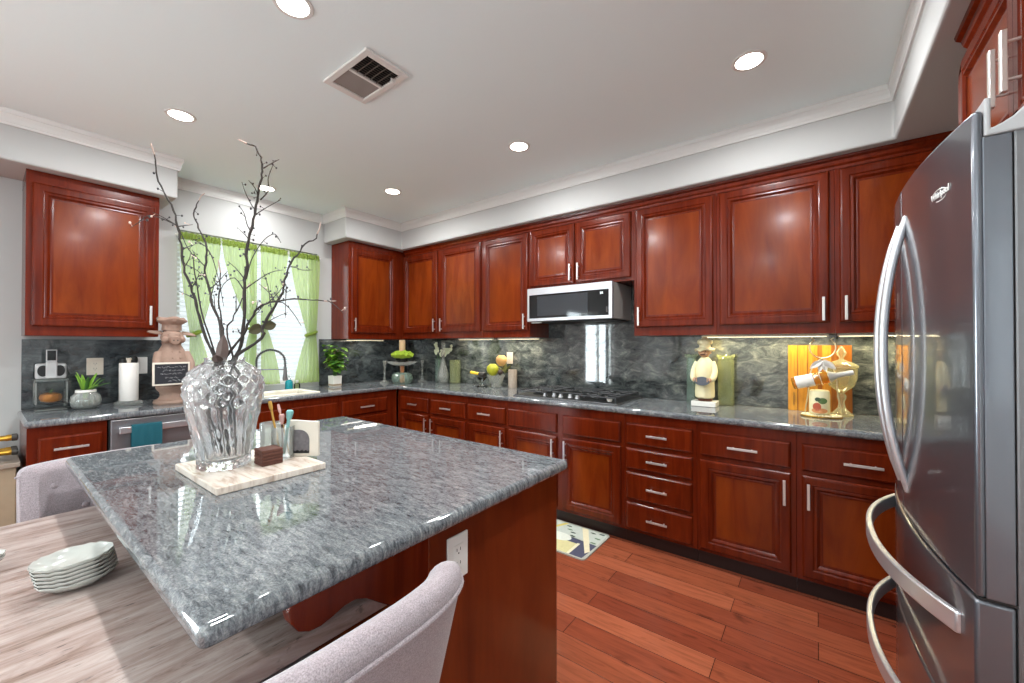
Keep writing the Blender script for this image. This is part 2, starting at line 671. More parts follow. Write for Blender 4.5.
# ------------------------------------------------------------------ room shell
CEIL = 2.69
XL, YB, XR, YR = -4.12, 3.27, 1.05, -4.2
struct('floor', bx(XL, XR, YR, YB, -0.05, 0), M['hardwood'])
struct('ceiling', bx(XL - 0.15, XR + 0.15, YR - 0.15, YB + 0.15, CEIL, CEIL + 0.06), M['paint_ceiling'])
struct('wall_back', bx(XL - 0.15, XR + 0.15, YB, YB + 0.12, 0, CEIL), M['paint_wall'])

WY0, WY1, WZ0, WZ1 = 0.965, 2.115, 0.955, 2.275


def wall_with_holes(bm, plane, a0, a1, b0, b1, holes):
    """plane: ('x', x0, x1) wall spanned by Y (a) and Z; holes (a0,a1,z0,z1)"""
    As = sorted({a0, a1, *[h[0] for h in holes], *[h[1] for h in holes]})
    Zs = sorted({b0, b1, *[h[2] for h in holes], *[h[3] for h in holes]})
    for i in range(len(As) - 1):
        for j in range(len(Zs) - 1):
            ca, cz = (As[i] + As[i + 1]) / 2, (Zs[j] + Zs[j + 1]) / 2
            if any(h[0] < ca < h[1] and h[2] < cz < h[3] for h in holes):
                continue
            if plane[0] == 'x':
                box(bm, plane[1], plane[2], As[i], As[i + 1], Zs[j], Zs[j + 1])
            else:
                box(bm, As[i], As[i + 1], plane[1], plane[2], Zs[j], Zs[j + 1])
    bmesh.ops.remove_doubles(bm, verts=bm.verts, dist=1e-5)
    return bm


struct('wall_left', wall_with_holes(N(), ('x', XL - 0.15, XL), YR - 0.12, YB, 0, CEIL,
       [(WY0, WY1, WZ0, WZ1), (-3.3, -1.7, 0, 2.1)]), M['paint_wall'])
struct('wall_rear', bx(XL - 0.15, XR + 0.12, YR - 0.15, YR, 0, CEIL), M['paint_wall'])
struct('wall_right', wall_with_holes(N(), ('x', XR, XR + 0.12), YR, YB, 0, CEIL, [(-3.2, -1.0, 0.85, 2.25)]), M['paint_wall'])


def framed_glass(name, plane, a0, a1, z0, z1, d0, d1, bars, fw=0.05):
    bm = N()

    def put(p, q, r, s):
        if plane == 'x':
            box(bm, d0, d1, p, q, r, s)
        else:
            box(bm, p, q, d0, d1, r, s)
    put(a0, a1, z0, z0 + fw)
    put(a0, a1, z1 - fw, z1)
    put(a0, a0 + fw, z0 + fw, z1 - fw)
    put(a1 - fw, a1, z0 + fw, z1 - fw)
    for x in bars:
        put(x - fw / 2, x + fw / 2, z0 + fw, z1 - fw)
    o = struct(name, bm, M['paint_trim'])
    dm = (d0 + d1) / 2
    bm = N()
    if plane == 'x':
        box(bm, dm - 0.003, dm + 0.003, a0 + fw, a1 - fw, z0 + fw, z1 - fw)
    else:
        box(bm, a0 + fw, a1 - fw, dm - 0.003, dm + 0.003, z0 + fw, z1 - fw)
    obj('pane', bm, M['pane'], o)
    return o


framed_glass('window_1', 'x', WY0, WY1, WZ0, WZ1, XL - 0.13, XL - 0.09, [1.545], 0.04)
framed_glass('door_1', 'x', -3.3, -1.7, 0, 2.1, XL - 0.12, XL - 0.07, [-2.5], 0.07)
framed_glass('added_window_2', 'x', -3.2, -1.0, 0.85, 2.25, XR + 0.04, XR + 0.08, [-2.1], 0.06)  # unseen window, added on the dining side to brighten the room
struct('trim_sill', bx(XL - 0.09, XL - 0.002, WY0 + 0.001, WY1 - 0.001, WZ0, WZ0 + 0.012), M['paint_trim'])

# soffits over the cabinets and the crown moulding that follows them
SX, SY, SR, SZ = -3.70, 2.85, 0.327, 2.402
bm = N()
prism(bm, [(XL, -1.5), (SX, -1.5), (SX, 0.87), (XL, 0.87)], SZ, CEIL)
o = struct('ceiling_soffit_left', bm, M['paint_wall'], bevel=0.012, seg=3)
bm = N()
prism(bm, [(XL, 2.18), (SX, 2.18), (SX, SY), (SR, SY), (SR, -1.5), (XR, -1.5), (XR, YB), (XL, YB)], SZ, CEIL)
o = struct('ceiling_soffit_back', bm, M['paint_wall'], bevel=0.012, seg=3)
prof = [(0, 2.602), (0.009, 2.602), (0.011, 2.614), (0.014, 2.618), (0.016, 2.640), (0.022, 2.660), (0.026, 2.664), (0.027, 2.6895), (0, 2.6895)]
struct('trim_crown', sweep(N(), prof, [(SX, -1.5), (SX, 0.87), (XL, 0.87), (XL, 2.18), (SX, 2.18), (SX, SY), (SR, SY), (SR, -1.5)]),
       M['paint_trim'])
struct('baseboard_left', bx(XL, XL + 0.014, -1.5, 0.12, 0, 0.1), M['paint_trim'])

# ------------------------------------------------------------------ recessed lights and ceiling vent
def can_light(x, y, label, lit=1.0):
    t = thing('recessed_light', label, 'ceiling light', (x, y, CEIL), 'recessed ceiling lights')
    obj('trim_ring', lathe(N(), [(0.058, -0.005), (0.062, -0.006), (0.072, -0.005), (0.075, -0.001), (0.058, -0.001)], 32, closed=False),
        M['paint_trim'], t, smooth=True, local=True)
    obj('diffuser', lathe(N(), [(0, -0.005), (0.058, -0.004), (0.058, -0.001), (0, -0.001)], 32), M['lamp'], t, local=True)
    area('can_lamp', (0, 0, -0.012), (0, 0, 0), 0.11, 0.11, CAN_POWER * lit, (0.95, 0.985, 1), t, 'DISK', 175)


for x, y, l in ((-0.25, 2.20, 'lit recessed light nearest the refrigerator, above the floor beside the long counter'),
                (-1.61, 2.21, 'lit recessed light in front of the cooktop and microwave'),
                (-2.97, 2.19, 'lit recessed light near the corner where the two runs of cabinets meet'),
                (-3.78, 1.49, 'lit recessed light close to the wall, above the sink and curtained window'),
                (-2.98, 0.71, 'lit recessed light in front of the single wall cabinet by the paper towels'),
                (-1.65, 0.745, 'lit recessed light at the upper edge of the picture beside the vent')):
    can_light(x, y, l, 0.4 if x < -3.5 else 1.0)
for x, y in ((-0.25, 0.72), (-2.6, -1.6), (-0.6, -1.6)):  # unseen lights added for their light; the first continues the visible grid
    can_light(x, y, 'unseen recessed light added outside the view to light the room')

t = thing('ceiling_vent', 'square white ceiling vent with one grey and one dark louvred half', 'vent', (-1.80, 1.17, CEIL))
a, b_, c_, d_ = -2.0, -1.62, 1.05, 1.29
bm = N()
for r in ((a, b_, c_, c_ + 0.03), (a, b_, d_ - 0.03, d_), (a, a + 0.035, c_ + 0.03, d_ - 0.03), (b_ - 0.035, b_, c_ + 0.03, d_ - 0.03), (-1.815, -1.80, c_ + 0.03, d_ - 0.03)):
    box(bm, *r, CEIL - 0.014, CEIL - 0.001)
obj('frame', bm, M['white_plastic'], t, bevel=0.003)
obj('damper', bx(a + 0.035, -1.815, c_ + 0.03, d_ - 0.03, CEIL - 0.006, CEIL - 0.002), plain('vent_grey', '#8f8884', 0.6), t)
bm = N()
for k in range(9):
    x = -1.795 + k * 0.0165
    prism(bm, [(x, CEIL - 0.004), (x + 0.002, CEIL - 0.004), (x + 0.011, CEIL - 0.012), (x + 0.009, CEIL - 0.012)], c_ + 0.03, d_ - 0.03, 'y')
for k in range(1, 5):
    y = c_ + 0.03 + k * 0.036
    box(bm, -1.80, b_ - 0.035, y, y + 0.002, CEIL - 0.010, CEIL - 0.004)
obj('louver', bm, plain('vent_louver', '#6d6660', 0.6), t)
obj('duct', bx(-1.80, b_ - 0.035, c_ + 0.03, d_ - 0.03, CEIL - 0.003, CEIL - 0.0015), M['black'], t)
obj('lever', bx(-1.70, -1.694, d_ - 0.05, d_ - 0.03, CEIL - 0.03, CEIL - 0.012), M['white_plastic'], t)

# ------------------------------------------------------------------ cabinets
WALLS = {'back': (Vector((1, 0, 0)), Vector((0, -1, 0))),
         'left': (Vector((0, 1, 0)), Vector((1, 0, 0))),
         'right': (Vector((0, -1, 0)), Vector((-1, 0, 0)))}


def P(wall, face, a, z, d):
    """a along the wall, z up, d out of the face plane"""
    if wall == 'back':
        return Vector((a, face - d, z))
    if wall == 'left':
        return Vector((face + d, a, z))
    return Vector((face - d, a, z))


DOOR = [(0, 0.0), (0, 0.013), (0.006, 0.020), (0.014, 0.021), (0.044, 0.021), (0.050, 0.017), (0.054, 0.018), (0.062, 0.0185),
        (0.068, 0.013), (0.074, 0.008), (0.080, 0.009), (0.088, 0.0085)]
DRAWER = [(0, 0.0), (0, 0.011), (0.004, 0.016), (0.011, 0.0205), (0.014, 0.020)]


def front(bm, wall, face, a0, a1, z0, z1, prof, center_mat=None):
    rows = []
    for ins, d in prof:
        rows.append([bm.verts.new(P(wall, face, a, z, d)) for a, z in
                     ((a0 + ins, z0 + ins), (a1 - ins, z0 + ins), (a1 - ins, z1 - ins), (a0 + ins, z1 - ins))])
    for p, q in zip(rows, rows[1:]):
        for k in range(4):
            bm.faces.new((p[k], p[(k + 1) % 4], q[(k + 1) % 4], q[k]))
    f = bm.faces.new(rows[-1])
    if center_mat is not None:
        f.material_index = center_mat
    bm.faces.new(rows[0])
    return bm


def pull(parent, wall, face, a, z, length, vertical, off=0.020, e=0.0065, gap=0.024, thick=0.007):
    """flat satin bar pull on two round posts"""
    bm = N()
    h = length / 2
    d0, d1 = off + gap, off + gap + thick

    def corner(s, t, d):
        return P(wall, face, a + s, z + t, d)
    if vertical:
        A, B = (e, h), h * 0.62
    else:
        A, B = (h, e), h * 0.62
    v = [bm.verts.new(corner(sx * A[0], sz * A[1], d)) for d in (d0, d1) for sx, sz in ((-1, -1), (1, -1), (1, 1), (-1, 1))]
    for q in ((0, 1, 2, 3), (4, 5, 6, 7), (0, 1, 5, 4), (1, 2, 6, 5), (2, 3, 7, 6), (3, 0, 4, 7)):
        bm.faces.new([v[i] for i in q])
    for s in (-B, B):
        p, q = (corner(0, s, off - 0.002), corner(0, s, d0 + 0.002)) if vertical else (corner(s, 0, off - 0.002), corner(s, 0, d0 + 0.002))
        tube(bm, [p, q], 0.0045, 8)
    return obj('handle', bm, M['nickel'], parent, bevel=0.0015, seg=2)


def cbox(wall, face, a0, a1, z0, z1, d_in, d_out):
    p, q = P(wall, face, a0, z0, -d_in), P(wall, face, a1, z1, d_out)
    return bx(min(p.x, q.x), max(p.x, q.x), min(p.y, q.y), max(p.y, q.y), z0, z1)


def cabinet(name, label, group, wall, face, depth, a0, a1, z0, z1, doors=(), drawers=(), toe=False, cat='cabinet', crown=None, shell=False):
    o = P(wall, face, (a0 + a1) / 2, z0 if not toe else 0, -depth / 2)
    t = thing(name, label, cat, o, group)
    obj('body', cbox(wall, face, a0 + 0.0005, a1 - 0.0005, z0, z1, 0.03 if shell else depth - 0.003, 0), M['carcass'], t, bevel=0.0015)
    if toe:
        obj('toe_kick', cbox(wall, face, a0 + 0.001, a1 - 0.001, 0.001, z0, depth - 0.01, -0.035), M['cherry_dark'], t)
    for (p, q, r, s, hs, hz) in doors:
        d = obj('door', front(N(), wall, face, p, q, r, s, DOOR, 1), [M['cherry'], M['cherry_panel']], t)
        d.data.polygons.foreach_set('use_smooth', [False] * len(d.data.polygons))
        if hs:
            lo, hi = min(p, q), max(p, q)
            pull(d, wall, face, (lo + 0.028) if hs < 0 else (hi - 0.028), hz, 0.135 if wall != 'right' else 0.155, True, **({} if wall != 'right' else dict(e=0.009, gap=0.022, thick=0.012)))
    for (p, q, r, s, hl) in drawers:
        d = obj('drawer', front(N(), wall, face, p, q, r, s, DRAWER), M['cherry'], t)
        if hl:
            pull(d, wall, face, (p + q) / 2, (r + s) / 2, hl, False)
    if crown:
        prof = [(0.0, 2.338), (0.006, 2.338), (0.008, 2.352), (0.018, 2.362), (0.024, 2.380), (0.036, 2.388), (0.040, 2.4005), (0.0, 2.4005)]
        obj('crown', sweep(N(), prof, crown), M['carcass'], t)
    return t


BF, UF = 2.655, 2.94           # face-frame planes on the back wall
LBF, LUF = -3.485 - 0.02, -3.79  # and on the window wall
BD = YB - BF
G1 = 'base cabinets along the cooktop wall'
DZ = (0.112, 0.647)
RZ = (0.672, 0.814)


def dr(a0, a1, h=0.15):
    return (a0, a1, RZ[0], RZ[1], h)


cabinet('base_cabinet', 'narrow-fronted cherry base cabinet in the corner, two drawers over two doors', G1, 'back', BF, BD, -3.50, -2.506, 0.09, 0.872,
        [(-3.44, -3.012, *DZ, 1, 0.56), (-2.980, -2.522, *DZ, -1, 0.56)], [dr(-3.44, -3.012, 0.13), dr(-2.980, -2.522, 0.14)], True)
cabinet('base_cabinet', 'cherry base cabinet left of the cooktop cabinet with one drawer and one door', G1, 'back', BF, BD, -2.506, -2.046, 0.09, 0.872,
        [(-2.490, -2.066, *DZ, 1, 0.56)], [dr(-2.490, -2.066, 0.14)], True)
cabinet('base_cabinet', 'cherry base cabinet under the cooktop with two plain handleless drawer fronts', G1, 'back', BF, BD, -2.046, -1.048, 0.09, 0.872,
        [(-2.031, -1.572, *DZ, 1, 0.56), (-1.521, -1.069, *DZ, -1, 0.56)], [dr(-2.031, -1.572, 0), dr(-1.521, -1.069, 0)], True)
cabinet('base_cabinet', 'cherry base cabinet with a stack of four drawers', G1, 'back', BF, BD, -1.048, -0.588, 0.09, 0.872, [],
        [(-1.029, -0.610, 0.674, 0.816, 0.13), (-1.029, -0.610, 0.510, 0.648, 0.13), (-1.029, -0.610, 0.308, 0.488, 0.13), (-1.029, -0.610, 0.110, 0.285, 0.13)], True)
cabinet('base_cabinet', 'cherry base cabinet with one drawer over one door, beside the four-drawer stack', G1, 'back', BF, BD, -0.588, -0.090, 0.09, 0.872,
        [(-0.567, -0.114, *DZ, 1, 0.545)], [dr(-0.567, -0.114)], True)
cabinet('base_cabinet', 'cherry base cabinet running behind the refrigerator, its door handle on the left', G1, 'back', BF, BD, -0.090, 0.450, 0.09, 0.872,
        [(-0.065, 0.425, *DZ, -1, 0.545)], [dr(-0.065, 0.425)], True)
cabinet('base_cabinet', 'plain end of the cherry cabinet run behind the refrigerator', G1, 'back', BF, BD, 0.450, XR - 0.003, 0.09, 0.872, [], [], True)

G2 = 'base cabinets along the window wall'
LD = -XL + LBF
cabinet('base_cabinet', 'cherry drawer cabinet at the free end of the counter, next to the dishwasher', G2, 'left', LBF, LD, 0.165, 0.485, 0.09, 0.872, [],
        [(0.205, 0.462, 0.672, 0.812, 0.14), (0.205, 0.462, 0.40, 0.648, 0.14), (0.205, 0.462, 0.112, 0.376, 0.14)], True)
cabinet('sink_cabinet', 'cherry sink cabinet under the window with plain false drawer fronts', G2, 'left', LBF, LD, 1.10, 2.0, 0.09, 0.872,
        [(1.12, 1.53, *DZ, 1, 0.56), (1.57, 1.98, *DZ, -1, 0.56)], [dr(1.12, 1.53, 0), dr(1.57, 1.98, 0)], True, shell=True)
cabinet('base_cabinet', 'cherry base cabinet between the sink and the corner, one drawer over one door', G2, 'left', LBF, LD, 2.0, 2.640, 0.09, 0.872,
        [(2.025, 2.515, *DZ, -1, 0.56)], [dr(2.025, 2.515)], True)

G3 = 'wall cabinets along the cooktop wall'
UD = YB - UF
UZ = (1.466, 2.332)


def crown_back(a0, a1):
    return [(a0, UF), (a1, UF)]


cabinet('wall_cabinet', 'cherry wall cabinet of two doors in the corner, handles meeting in the middle', G3, 'back', UF, UD, -3.785, -2.577, 1.405, 2.34,
        [(-3.760, -3.204, *UZ, 1, 1.545), (-3.155, -2.595, *UZ, -1, 1.545)], crown=crown_back(-3.742, -2.577))
cabinet('wall_cabinet', 'single-door cherry wall cabinet just left of the microwave', G3, 'back', UF, UD, -2.577, -2.020, 1.405, 2.34,
        [(-2.562, -2.036, *UZ, 1, 1.545)], crown=crown_back(-2.577, -2.020))
cabinet('wall_cabinet', 'short two-door cherry wall cabinet above the microwave', G3, 'back', UF, UD, -2.020, -1.082, 1.820, 2.34,
        [(-2.008, -1.576, 1.845, 2.332, 1, 1.93), (-1.559, -1.103, 1.845, 2.332, -1, 1.93)], crown=crown_back(-2.020, -1.082))
cabinet('wall_cabinet', 'single-door cherry wall cabinet just right of the microwave', G3, 'back', UF, UD, -1.082, -0.525, 1.405, 2.34,
        [(-1.064, -0.544, *UZ, -1, 1.545)], crown=crown_back(-1.082, -0.525))
cabinet('wall_cabinet', 'wide single-door cherry wall cabinet above the chef figurine', G3, 'back', UF, UD, -0.525, 0.085, 1.405, 2.34,
        [(-0.505, 0.061, *UZ, 1, 1.545)], crown=crown_back(-0.525, 0.085))
cabinet('wall_cabinet', 'cherry wall cabinet partly hidden by the refrigerator door', G3, 'back', UF, UD, 0.085, XR - 0.004, 1.405, 2.34,
        [(0.105, 0.66, *UZ, -1, 1.545)], crown=crown_back(0.085, XR - 0.06))
G4 = 'wall cabinets on the window wall'
LUD = -XL + LUF
cabinet('wall_cabinet', 'single cherry wall cabinet left of the curtained window', G4, 'left', LUF, LUD, 0.168, 0.785, 1.395, 2.34,
        [(0.192, 0.762, 1.452, 2.325, 1, 1.545)], crown=[(XL + 0.002, 0.168), (LUF, 0.168), (LUF, 0.785), (XL + 0.002, 0.785)][::-1])
cabinet('wall_cabinet', 'cherry wall cabinet right of the curtained window, joining the corner', G4, 'left', LUF, LUD, 2.262, YB - 0.004, 1.398, 2.399,
        [(2.290, 2.830, 1.460, 2.335, -1, 1.545)])
FUF = 0.425
t = cabinet('wall_cabinet', 'cherry two-door cabinet above the refrigerator', None, 'right', FUF, XR - FUF, 2.06, 1.12, 1.86, 2.34,
            [(2.035, 1.605, 1.885, 2.33, -1, 2.05), (1.575, 1.145, 1.885, 2.33, 1, 2.05)],
            crown=[(FUF, 1.12), (FUF, 2.035)][::-1])

# ------------------------------------------------------------------ worktops and splashbacks
def slab(xs, ys, keep, z0, z1):
    bm = N()
    V = {}

    def v(i, j, z):
        if (i, j, z) not in V:
            V[(i, j, z)] = bm.verts.new((xs[i], ys[j], z))
        return V[(i, j, z)]
    cells = [(i, j) for i in range(len(xs) - 1) for j in range(len(ys) - 1) if keep((xs[i] + xs[i + 1]) / 2, (ys[j] + ys[j + 1]) / 2)]
    cs = set(cells)
    for i, j in cells:
        for z in (z0, z1):
            bm.faces.new((v(i, j, z), v(i + 1, j, z), v(i + 1, j + 1, z), v(i, j + 1, z)))
        for (di, dj, p, q) in ((-1, 0, (0, 0), (0, 1)), (1, 0, (1, 0), (1, 1)), (0, -1, (0, 0), (1, 0)), (0, 1, (0, 1), (1, 1))):
            if (i + di, j + dj) not in cs:
                a, b = (i + p[0], j + p[1]), (i + q[0], j + q[1])
                bm.faces.new((v(*a, z0), v(*b, z0), v(*b, z1), v(*a, z1)))
    return bm


CT0, CT = 0.874, 0.914
SKX = (-3.93, -3.56)
SKY = (1.22, 1.84)
LX, LY = -3.47, 2.62
tag(obj('countertop', slab([XL + 0.002, SKX[0], SKX[1], LX, XR - 0.002], [0.155, SKY[0], SKY[1], LY, YB - 0.002],
        lambda x, y: (x < LX or y > LY) and not (SKX[0] < x < SKX[1] and SKY[0] < y < SKY[1]), CT0, CT), M['granite'], bevel=0.016, seg=4, ang=50, smooth=True, hard=True),
    'polished grey granite worktop running along both walls under the wall cabinets', 'countertop')
bm = N()
prism(bm, [(XL + 0.02, CT + 0.001), (XR - 0.002, CT + 0.001), (XR - 0.002, 1.404), (-1.0825, 1.404), (-1.0825, 1.8185), (-2.0195, 1.8185), (-2.0195, 1.404), (XL + 0.02, 1.404)], YB - 0.022, YB - 0.002, 'y')
tag(obj('backsplash', bm, M['granite_back'], bevel=0.002),
    'full height grey granite splashback behind the cooktop, streaked diagonally', 'backsplash')
bm = N()
prism(bm, [(YB - 0.024, CT + 0.001), (YB - 0.024, 1.397), (2.13, 1.397), (2.13, CT + 0.001)], XL + 0.002, XL + 0.020, 'x')
tag(obj('backsplash', bm, M['granite_side'], bevel=0.002), 'grey granite splashback in the corner behind the potted plant', 'backsplash')
tag(obj('backsplash', bx(XL + 0.002, XL + 0.020, 0.170, 0.948, CT + 0.001, 1.375), M['granite_side'], bevel=0.002),
    'dark granite splashback behind the paper towels under the single wall cabinet', 'backsplash')

# ------------------------------------------------------------------ dishwasher and its towel
t = thing('dishwasher', 'stainless steel dishwasher under the worktop with a bar handle', 'dishwasher', (-3.8, 0.79, 0))
obj('body', bx(XL + 0.05, LBF - 0.01, 0.492, 1.093, 0.10, 0.868), M['black'], t)
obj('door', bx(LBF - 0.009, LBF + 0.020, 0.497, 1.088, 0.115, 0.868), M['steel'], t, bevel=0.005)
obj('toe_kick', bx(XL + 0.05, LBF - 0.05, 0.497, 1.088, 0.002, 0.10), M['black'], t)
bm = N()
box(bm, LBF + 0.050, LBF + 0.068, 0.53, 1.055, 0.785, 0.825)
box(bm, LBF + 0.019, LBF + 0.052, 0.535, 0.565, 0.790, 0.820)
box(bm, LBF + 0.019, LBF + 0.052, 1.02, 1.05, 0.790, 0.820)
obj('handle', bm, M['steel_light'], t, bevel=0.004)
bm = N()
nv = 16
for x, z0, z1 in ((LBF + 0.0705, 0.50, 0.829), (LBF + 0.0475, 0.60, 0.829)):
    pass
pr = [(LBF + 0.0705, 0.52), (LBF + 0.0712, 0.70), (LBF + 0.0705, 0.815), (LBF + 0.066, 0.828), (LBF + 0.059, 0.831), (LBF + 0.050, 0.828), (LBF + 0.0465, 0.815), (LBF + 0.0465, 0.62)]
th = 0.004
rows = []
for k in range(nv + 1):
    y = 0.585 + 0.148 * k / nv
    w = 0.002 * math.sin(k * 1.3)
    outer = [(p[0] + (th if i < 4 else -th if i > 4 else 0) + w * (1 if i < 3 else 0), p[1] + (th if 2 < i < 6 else 0)) for i, p in enumerate(pr)]
    rows.append([bm.verts.new((q[0], y, q[1])) for q in pr] + [bm.verts.new((q[0], y, q[1])) for q in outer[::-1]])
for a, b in zip(rows, rows[1:]):
    for i in range(len(a)):
        bm.faces.new((a[i], a[(i + 1) % len(a)], b[(i + 1) % len(a)], b[i]))
bm.faces.new(rows[0])
bm.faces.new(rows[-1])
tag(obj('dish_towel', bm, M['teal'], smooth=True), 'teal dish towel hanging over the dishwasher handle', 'towel')

# ------------------------------------------------------------------ sink, faucet
t = thing('sink', 'cream kitchen sink set into the worktop below the window', 'sink', ((SKX[0] + SKX[1]) / 2, (SKY[0] + SKY[1]) / 2, 0.70))
bm = N()
x0, x1, y0, y1 = SKX[0] - 0.012, SKX[1] + 0.012, SKY[0] - 0.012, SKY[1] + 0.012
rows = []
for ins, z in ((0, CT + 0.001), (0.002, CT + 0.007), (0.010, CT + 0.009), (0.026, CT + 0.007), (0.034, CT - 0.004), (0.040, 0.74), (0.075, 0.72)):
    rows.append([bm.verts.new(p) for p in ((x0 + ins, y0 + ins, z), (x1 - ins, y0 + ins, z), (x1 - ins, y1 - ins, z), (x0 + ins, y1 - ins, z))])
for a, b in zip(rows, rows[1:]):
    for i in range(4):
        bm.faces.new((a[i], a[(i + 1) % 4], b[(i + 1) % 4], b[i]))
bm.faces.new(rows[-1])
obj('basin', bm, plain('sink_cream', '#ddd6c6', 0.25), t, bevel=0.003)
obj('drain', lathe(N(), [(0, 0.7215), (0.035, 0.7215), (0.04, 0.7235), (0, 0.7235)], 20, ((SKX[0] + SKX[1]) / 2, 1.52, 0)), M['nickel'], t)

FX, FY = -3.995, 1.50
t = thing('kitchen_faucet', 'dark metal spring faucet arching over the sink', 'faucet', (FX, FY, CT), rz=math.radians(52))
obj('base', lathe(N(), [(0, 0.001), (0.028, 0.001), (0.028, 0.012), (0.020, 0.02), (0.017, 0.16), (0, 0.16)], 20), M['steel_side'], t, smooth=True, local=True)
arc = [(0.0, 0, 0.15)]
for k in range(0, 13):
    a = PI - PI * k / 12
    arc.append((0.115 + 0.115 * math.cos(a), 0, 0.275 + 0.105 * math.sin(a)))
arc += [(0.232, 0, 0.22)]
obj('hose', tube(N(), arc, 0.007, 8), M['black'], t, smooth=True, local=True)
bm = N()
pts = []
tot = 30
A = [Vector(p) for p in arc]
seg = [(A[i + 1] - A[i]).length for i in range(len(A) - 1)]
L = sum(seg)


def along(s):
    for i, l in enumerate(seg):
        if s <= l or i == len(seg) - 1:
            return A[i].lerp(A[i + 1], min(1, s / l)), (A[i + 1] - A[i]).normalized()
        s -= l


for k in range(tot * 8 + 1):
    p, d = along(L * k / (tot * 8))
    u = Vector((0, 1, 0))
    w = d.cross(u)
    an = 2 * PI * k / 8
    pts.append(p + (u * math.cos(an) + w * math.sin(an)) * 0.0125)
obj('spring', tube(bm, pts, 0.0026, 5), M['steel_side'], t, smooth=True, local=True)
obj('spray_head', lathe(N(), [(0, 0.10), (0.019, 0.10), (0.021, 0.12), (0.016, 0.16), (0.013, 0.22), (0, 0.22)], 16, (0.232, 0, 0)), M['steel_side'], t, smooth=True, local=True)
obj('support_arm', tube(N(), [(0.0, 0, 0.20), (0.12, 0, 0.203), (0.232, 0, 0.20)], 0.005, 8), M['steel_side'], t, local=True)
obj('lever', tube(N(), [(0.0, 0.01, 0.08), (0.0, 0.045, 0.085), (0.02, 0.09, 0.10)], 0.006, 8), M['steel_side'], t, smooth=True, local=True)

# ------------------------------------------------------------------ window dressing
t = thing('window_blind', 'white horizontal slatted blind drawn down behind the green curtains', 'blind', (XL - 0.05, (WY0 + WY1) / 2, WZ1))
bm = N()
z = WZ1 - 0.06
while z > WZ0 + 0.05:
    prism(bm, [(XL - 0.066, z + 0.010), (XL - 0.0655, z + 0.012), (XL - 0.036, z - 0.008), (XL - 0.0365, z - 0.010)], WY0 + 0.008, WY1 - 0.008, 'y')
    z -= 0.040
obj('slats', bm, M['blind'], t)
obj('headrail', bx(XL - 0.072, XL - 0.028, WY0 + 0.006, WY1 - 0.006, WZ1 - 0.05, WZ1 - 0.002), M['paint_trim'], t, bevel=0.003)
obj('bottom_rail', bx(XL - 0.065, XL - 0.038, WY0 + 0.008, WY1 - 0.008, WZ0 + 0.016, WZ0 + 0.034), M['paint_trim'], t, bevel=0.003)
CX = XL + 0.035
tag(obj('curtain_rod', tube(N(), [(CX, WY0 - 0.02, 2.225), (CX, WY1 + 0.015, 2.225)], 0.006, 8), M['white_plastic']),
    'thin curtain rod across the top of the kitchen window', 'curtain rod')


def curtain(label, t0, t1, k0, k1, zk, b0, b1, zb, folds, seedv, bulge=1.6):
    """t: top span, k: tied span, b: bottom span (all along Y)"""
    rnd = random.Random(seedv)
    ph = rnd.random() * 6
    zt = 2.245
    nz, ny = 46, folds * 7
    t = thing('sheer_curtain', label, 'curtain', (CX, (t0 + t1) / 2, zb), 'sheer green curtains')
    bm = N()
    rows = []
    for i in range(nz + 1):
        z = zt + (zb - zt) * i / nz
        if z > zk:
            u = max(0, (zt - z) / (zt - zk))
            e = u ** bulge
            a0, a1 = t0 + (k0 - t0) * e, t1 + (k1 - t1) * e
            amp = 0.010 + 0.006 * u
        else:
            u = min(1, max(0, (zk - z) / (zk - zb)))
            e = 1 - (1 - u) ** 1.5
            a0, a1 = k0 + (b0 - k0) * e, k1 + (b1 - k1) * e
            amp = 0.016 - 0.003 * u
        row = []
        for j in range(ny + 1):
            s = j / ny
            y = a0 + (a1 - a0) * s
            x = CX + 0.014 + amp * math.sin(2 * PI * folds * s + ph + 0.5 * math.sin(3 * s + z * 2))
            if z > 2.19:
                x = CX + 0.010 * math.sin(2 * PI * folds * 2 * s + ph) + (0.0)
            row.append(bm.verts.new((x, y, z)))
        rows.append(row)
    for a, b in zip(rows, rows[1:]):
        for j in range(ny):
            bm.faces.new((a[j], a[j + 1], b[j + 1], b[j]))
    obj('panel', bm, M['curtain'], t, smooth=True)
    bm = N()
    hem = []
    for i, (zz, dx) in enumerate(((2.252, 0.006), (2.235, 0.014), (2.21, 0.015), (2.195, 0.008))):
        hem.append([bm.verts.new((CX + dx + 0.006 * math.sin(j * 1.9 + i), t0 + (t1 - t0) * j / (ny * 1.0), zz + 0.004 * math.sin(j * 1.1 + i))) for j in range(ny + 1)])
    for a, b in zip(hem, hem[1:]):
        for j in range(ny):
            bm.faces.new((a[j], a[j + 1], b[j + 1], b[j]))
    obj('ruffle', bm, M['curtain_hem'], t, smooth=True)
    cy, ry = (k0 + k1) / 2, (k1 - k0) / 2 + 0.008
    loop = [(CX + 0.014 + 0.036 * math.cos(a), cy + ry * math.sin(a), zk + 0.02 * math.sin(a)) for a in [2 * PI * q / 20 for q in range(20)]]
    obj('tieback', tube(N(), loop, 0.014, 8, closed=True), M['curtain_hem'], t, smooth=True)
    return t


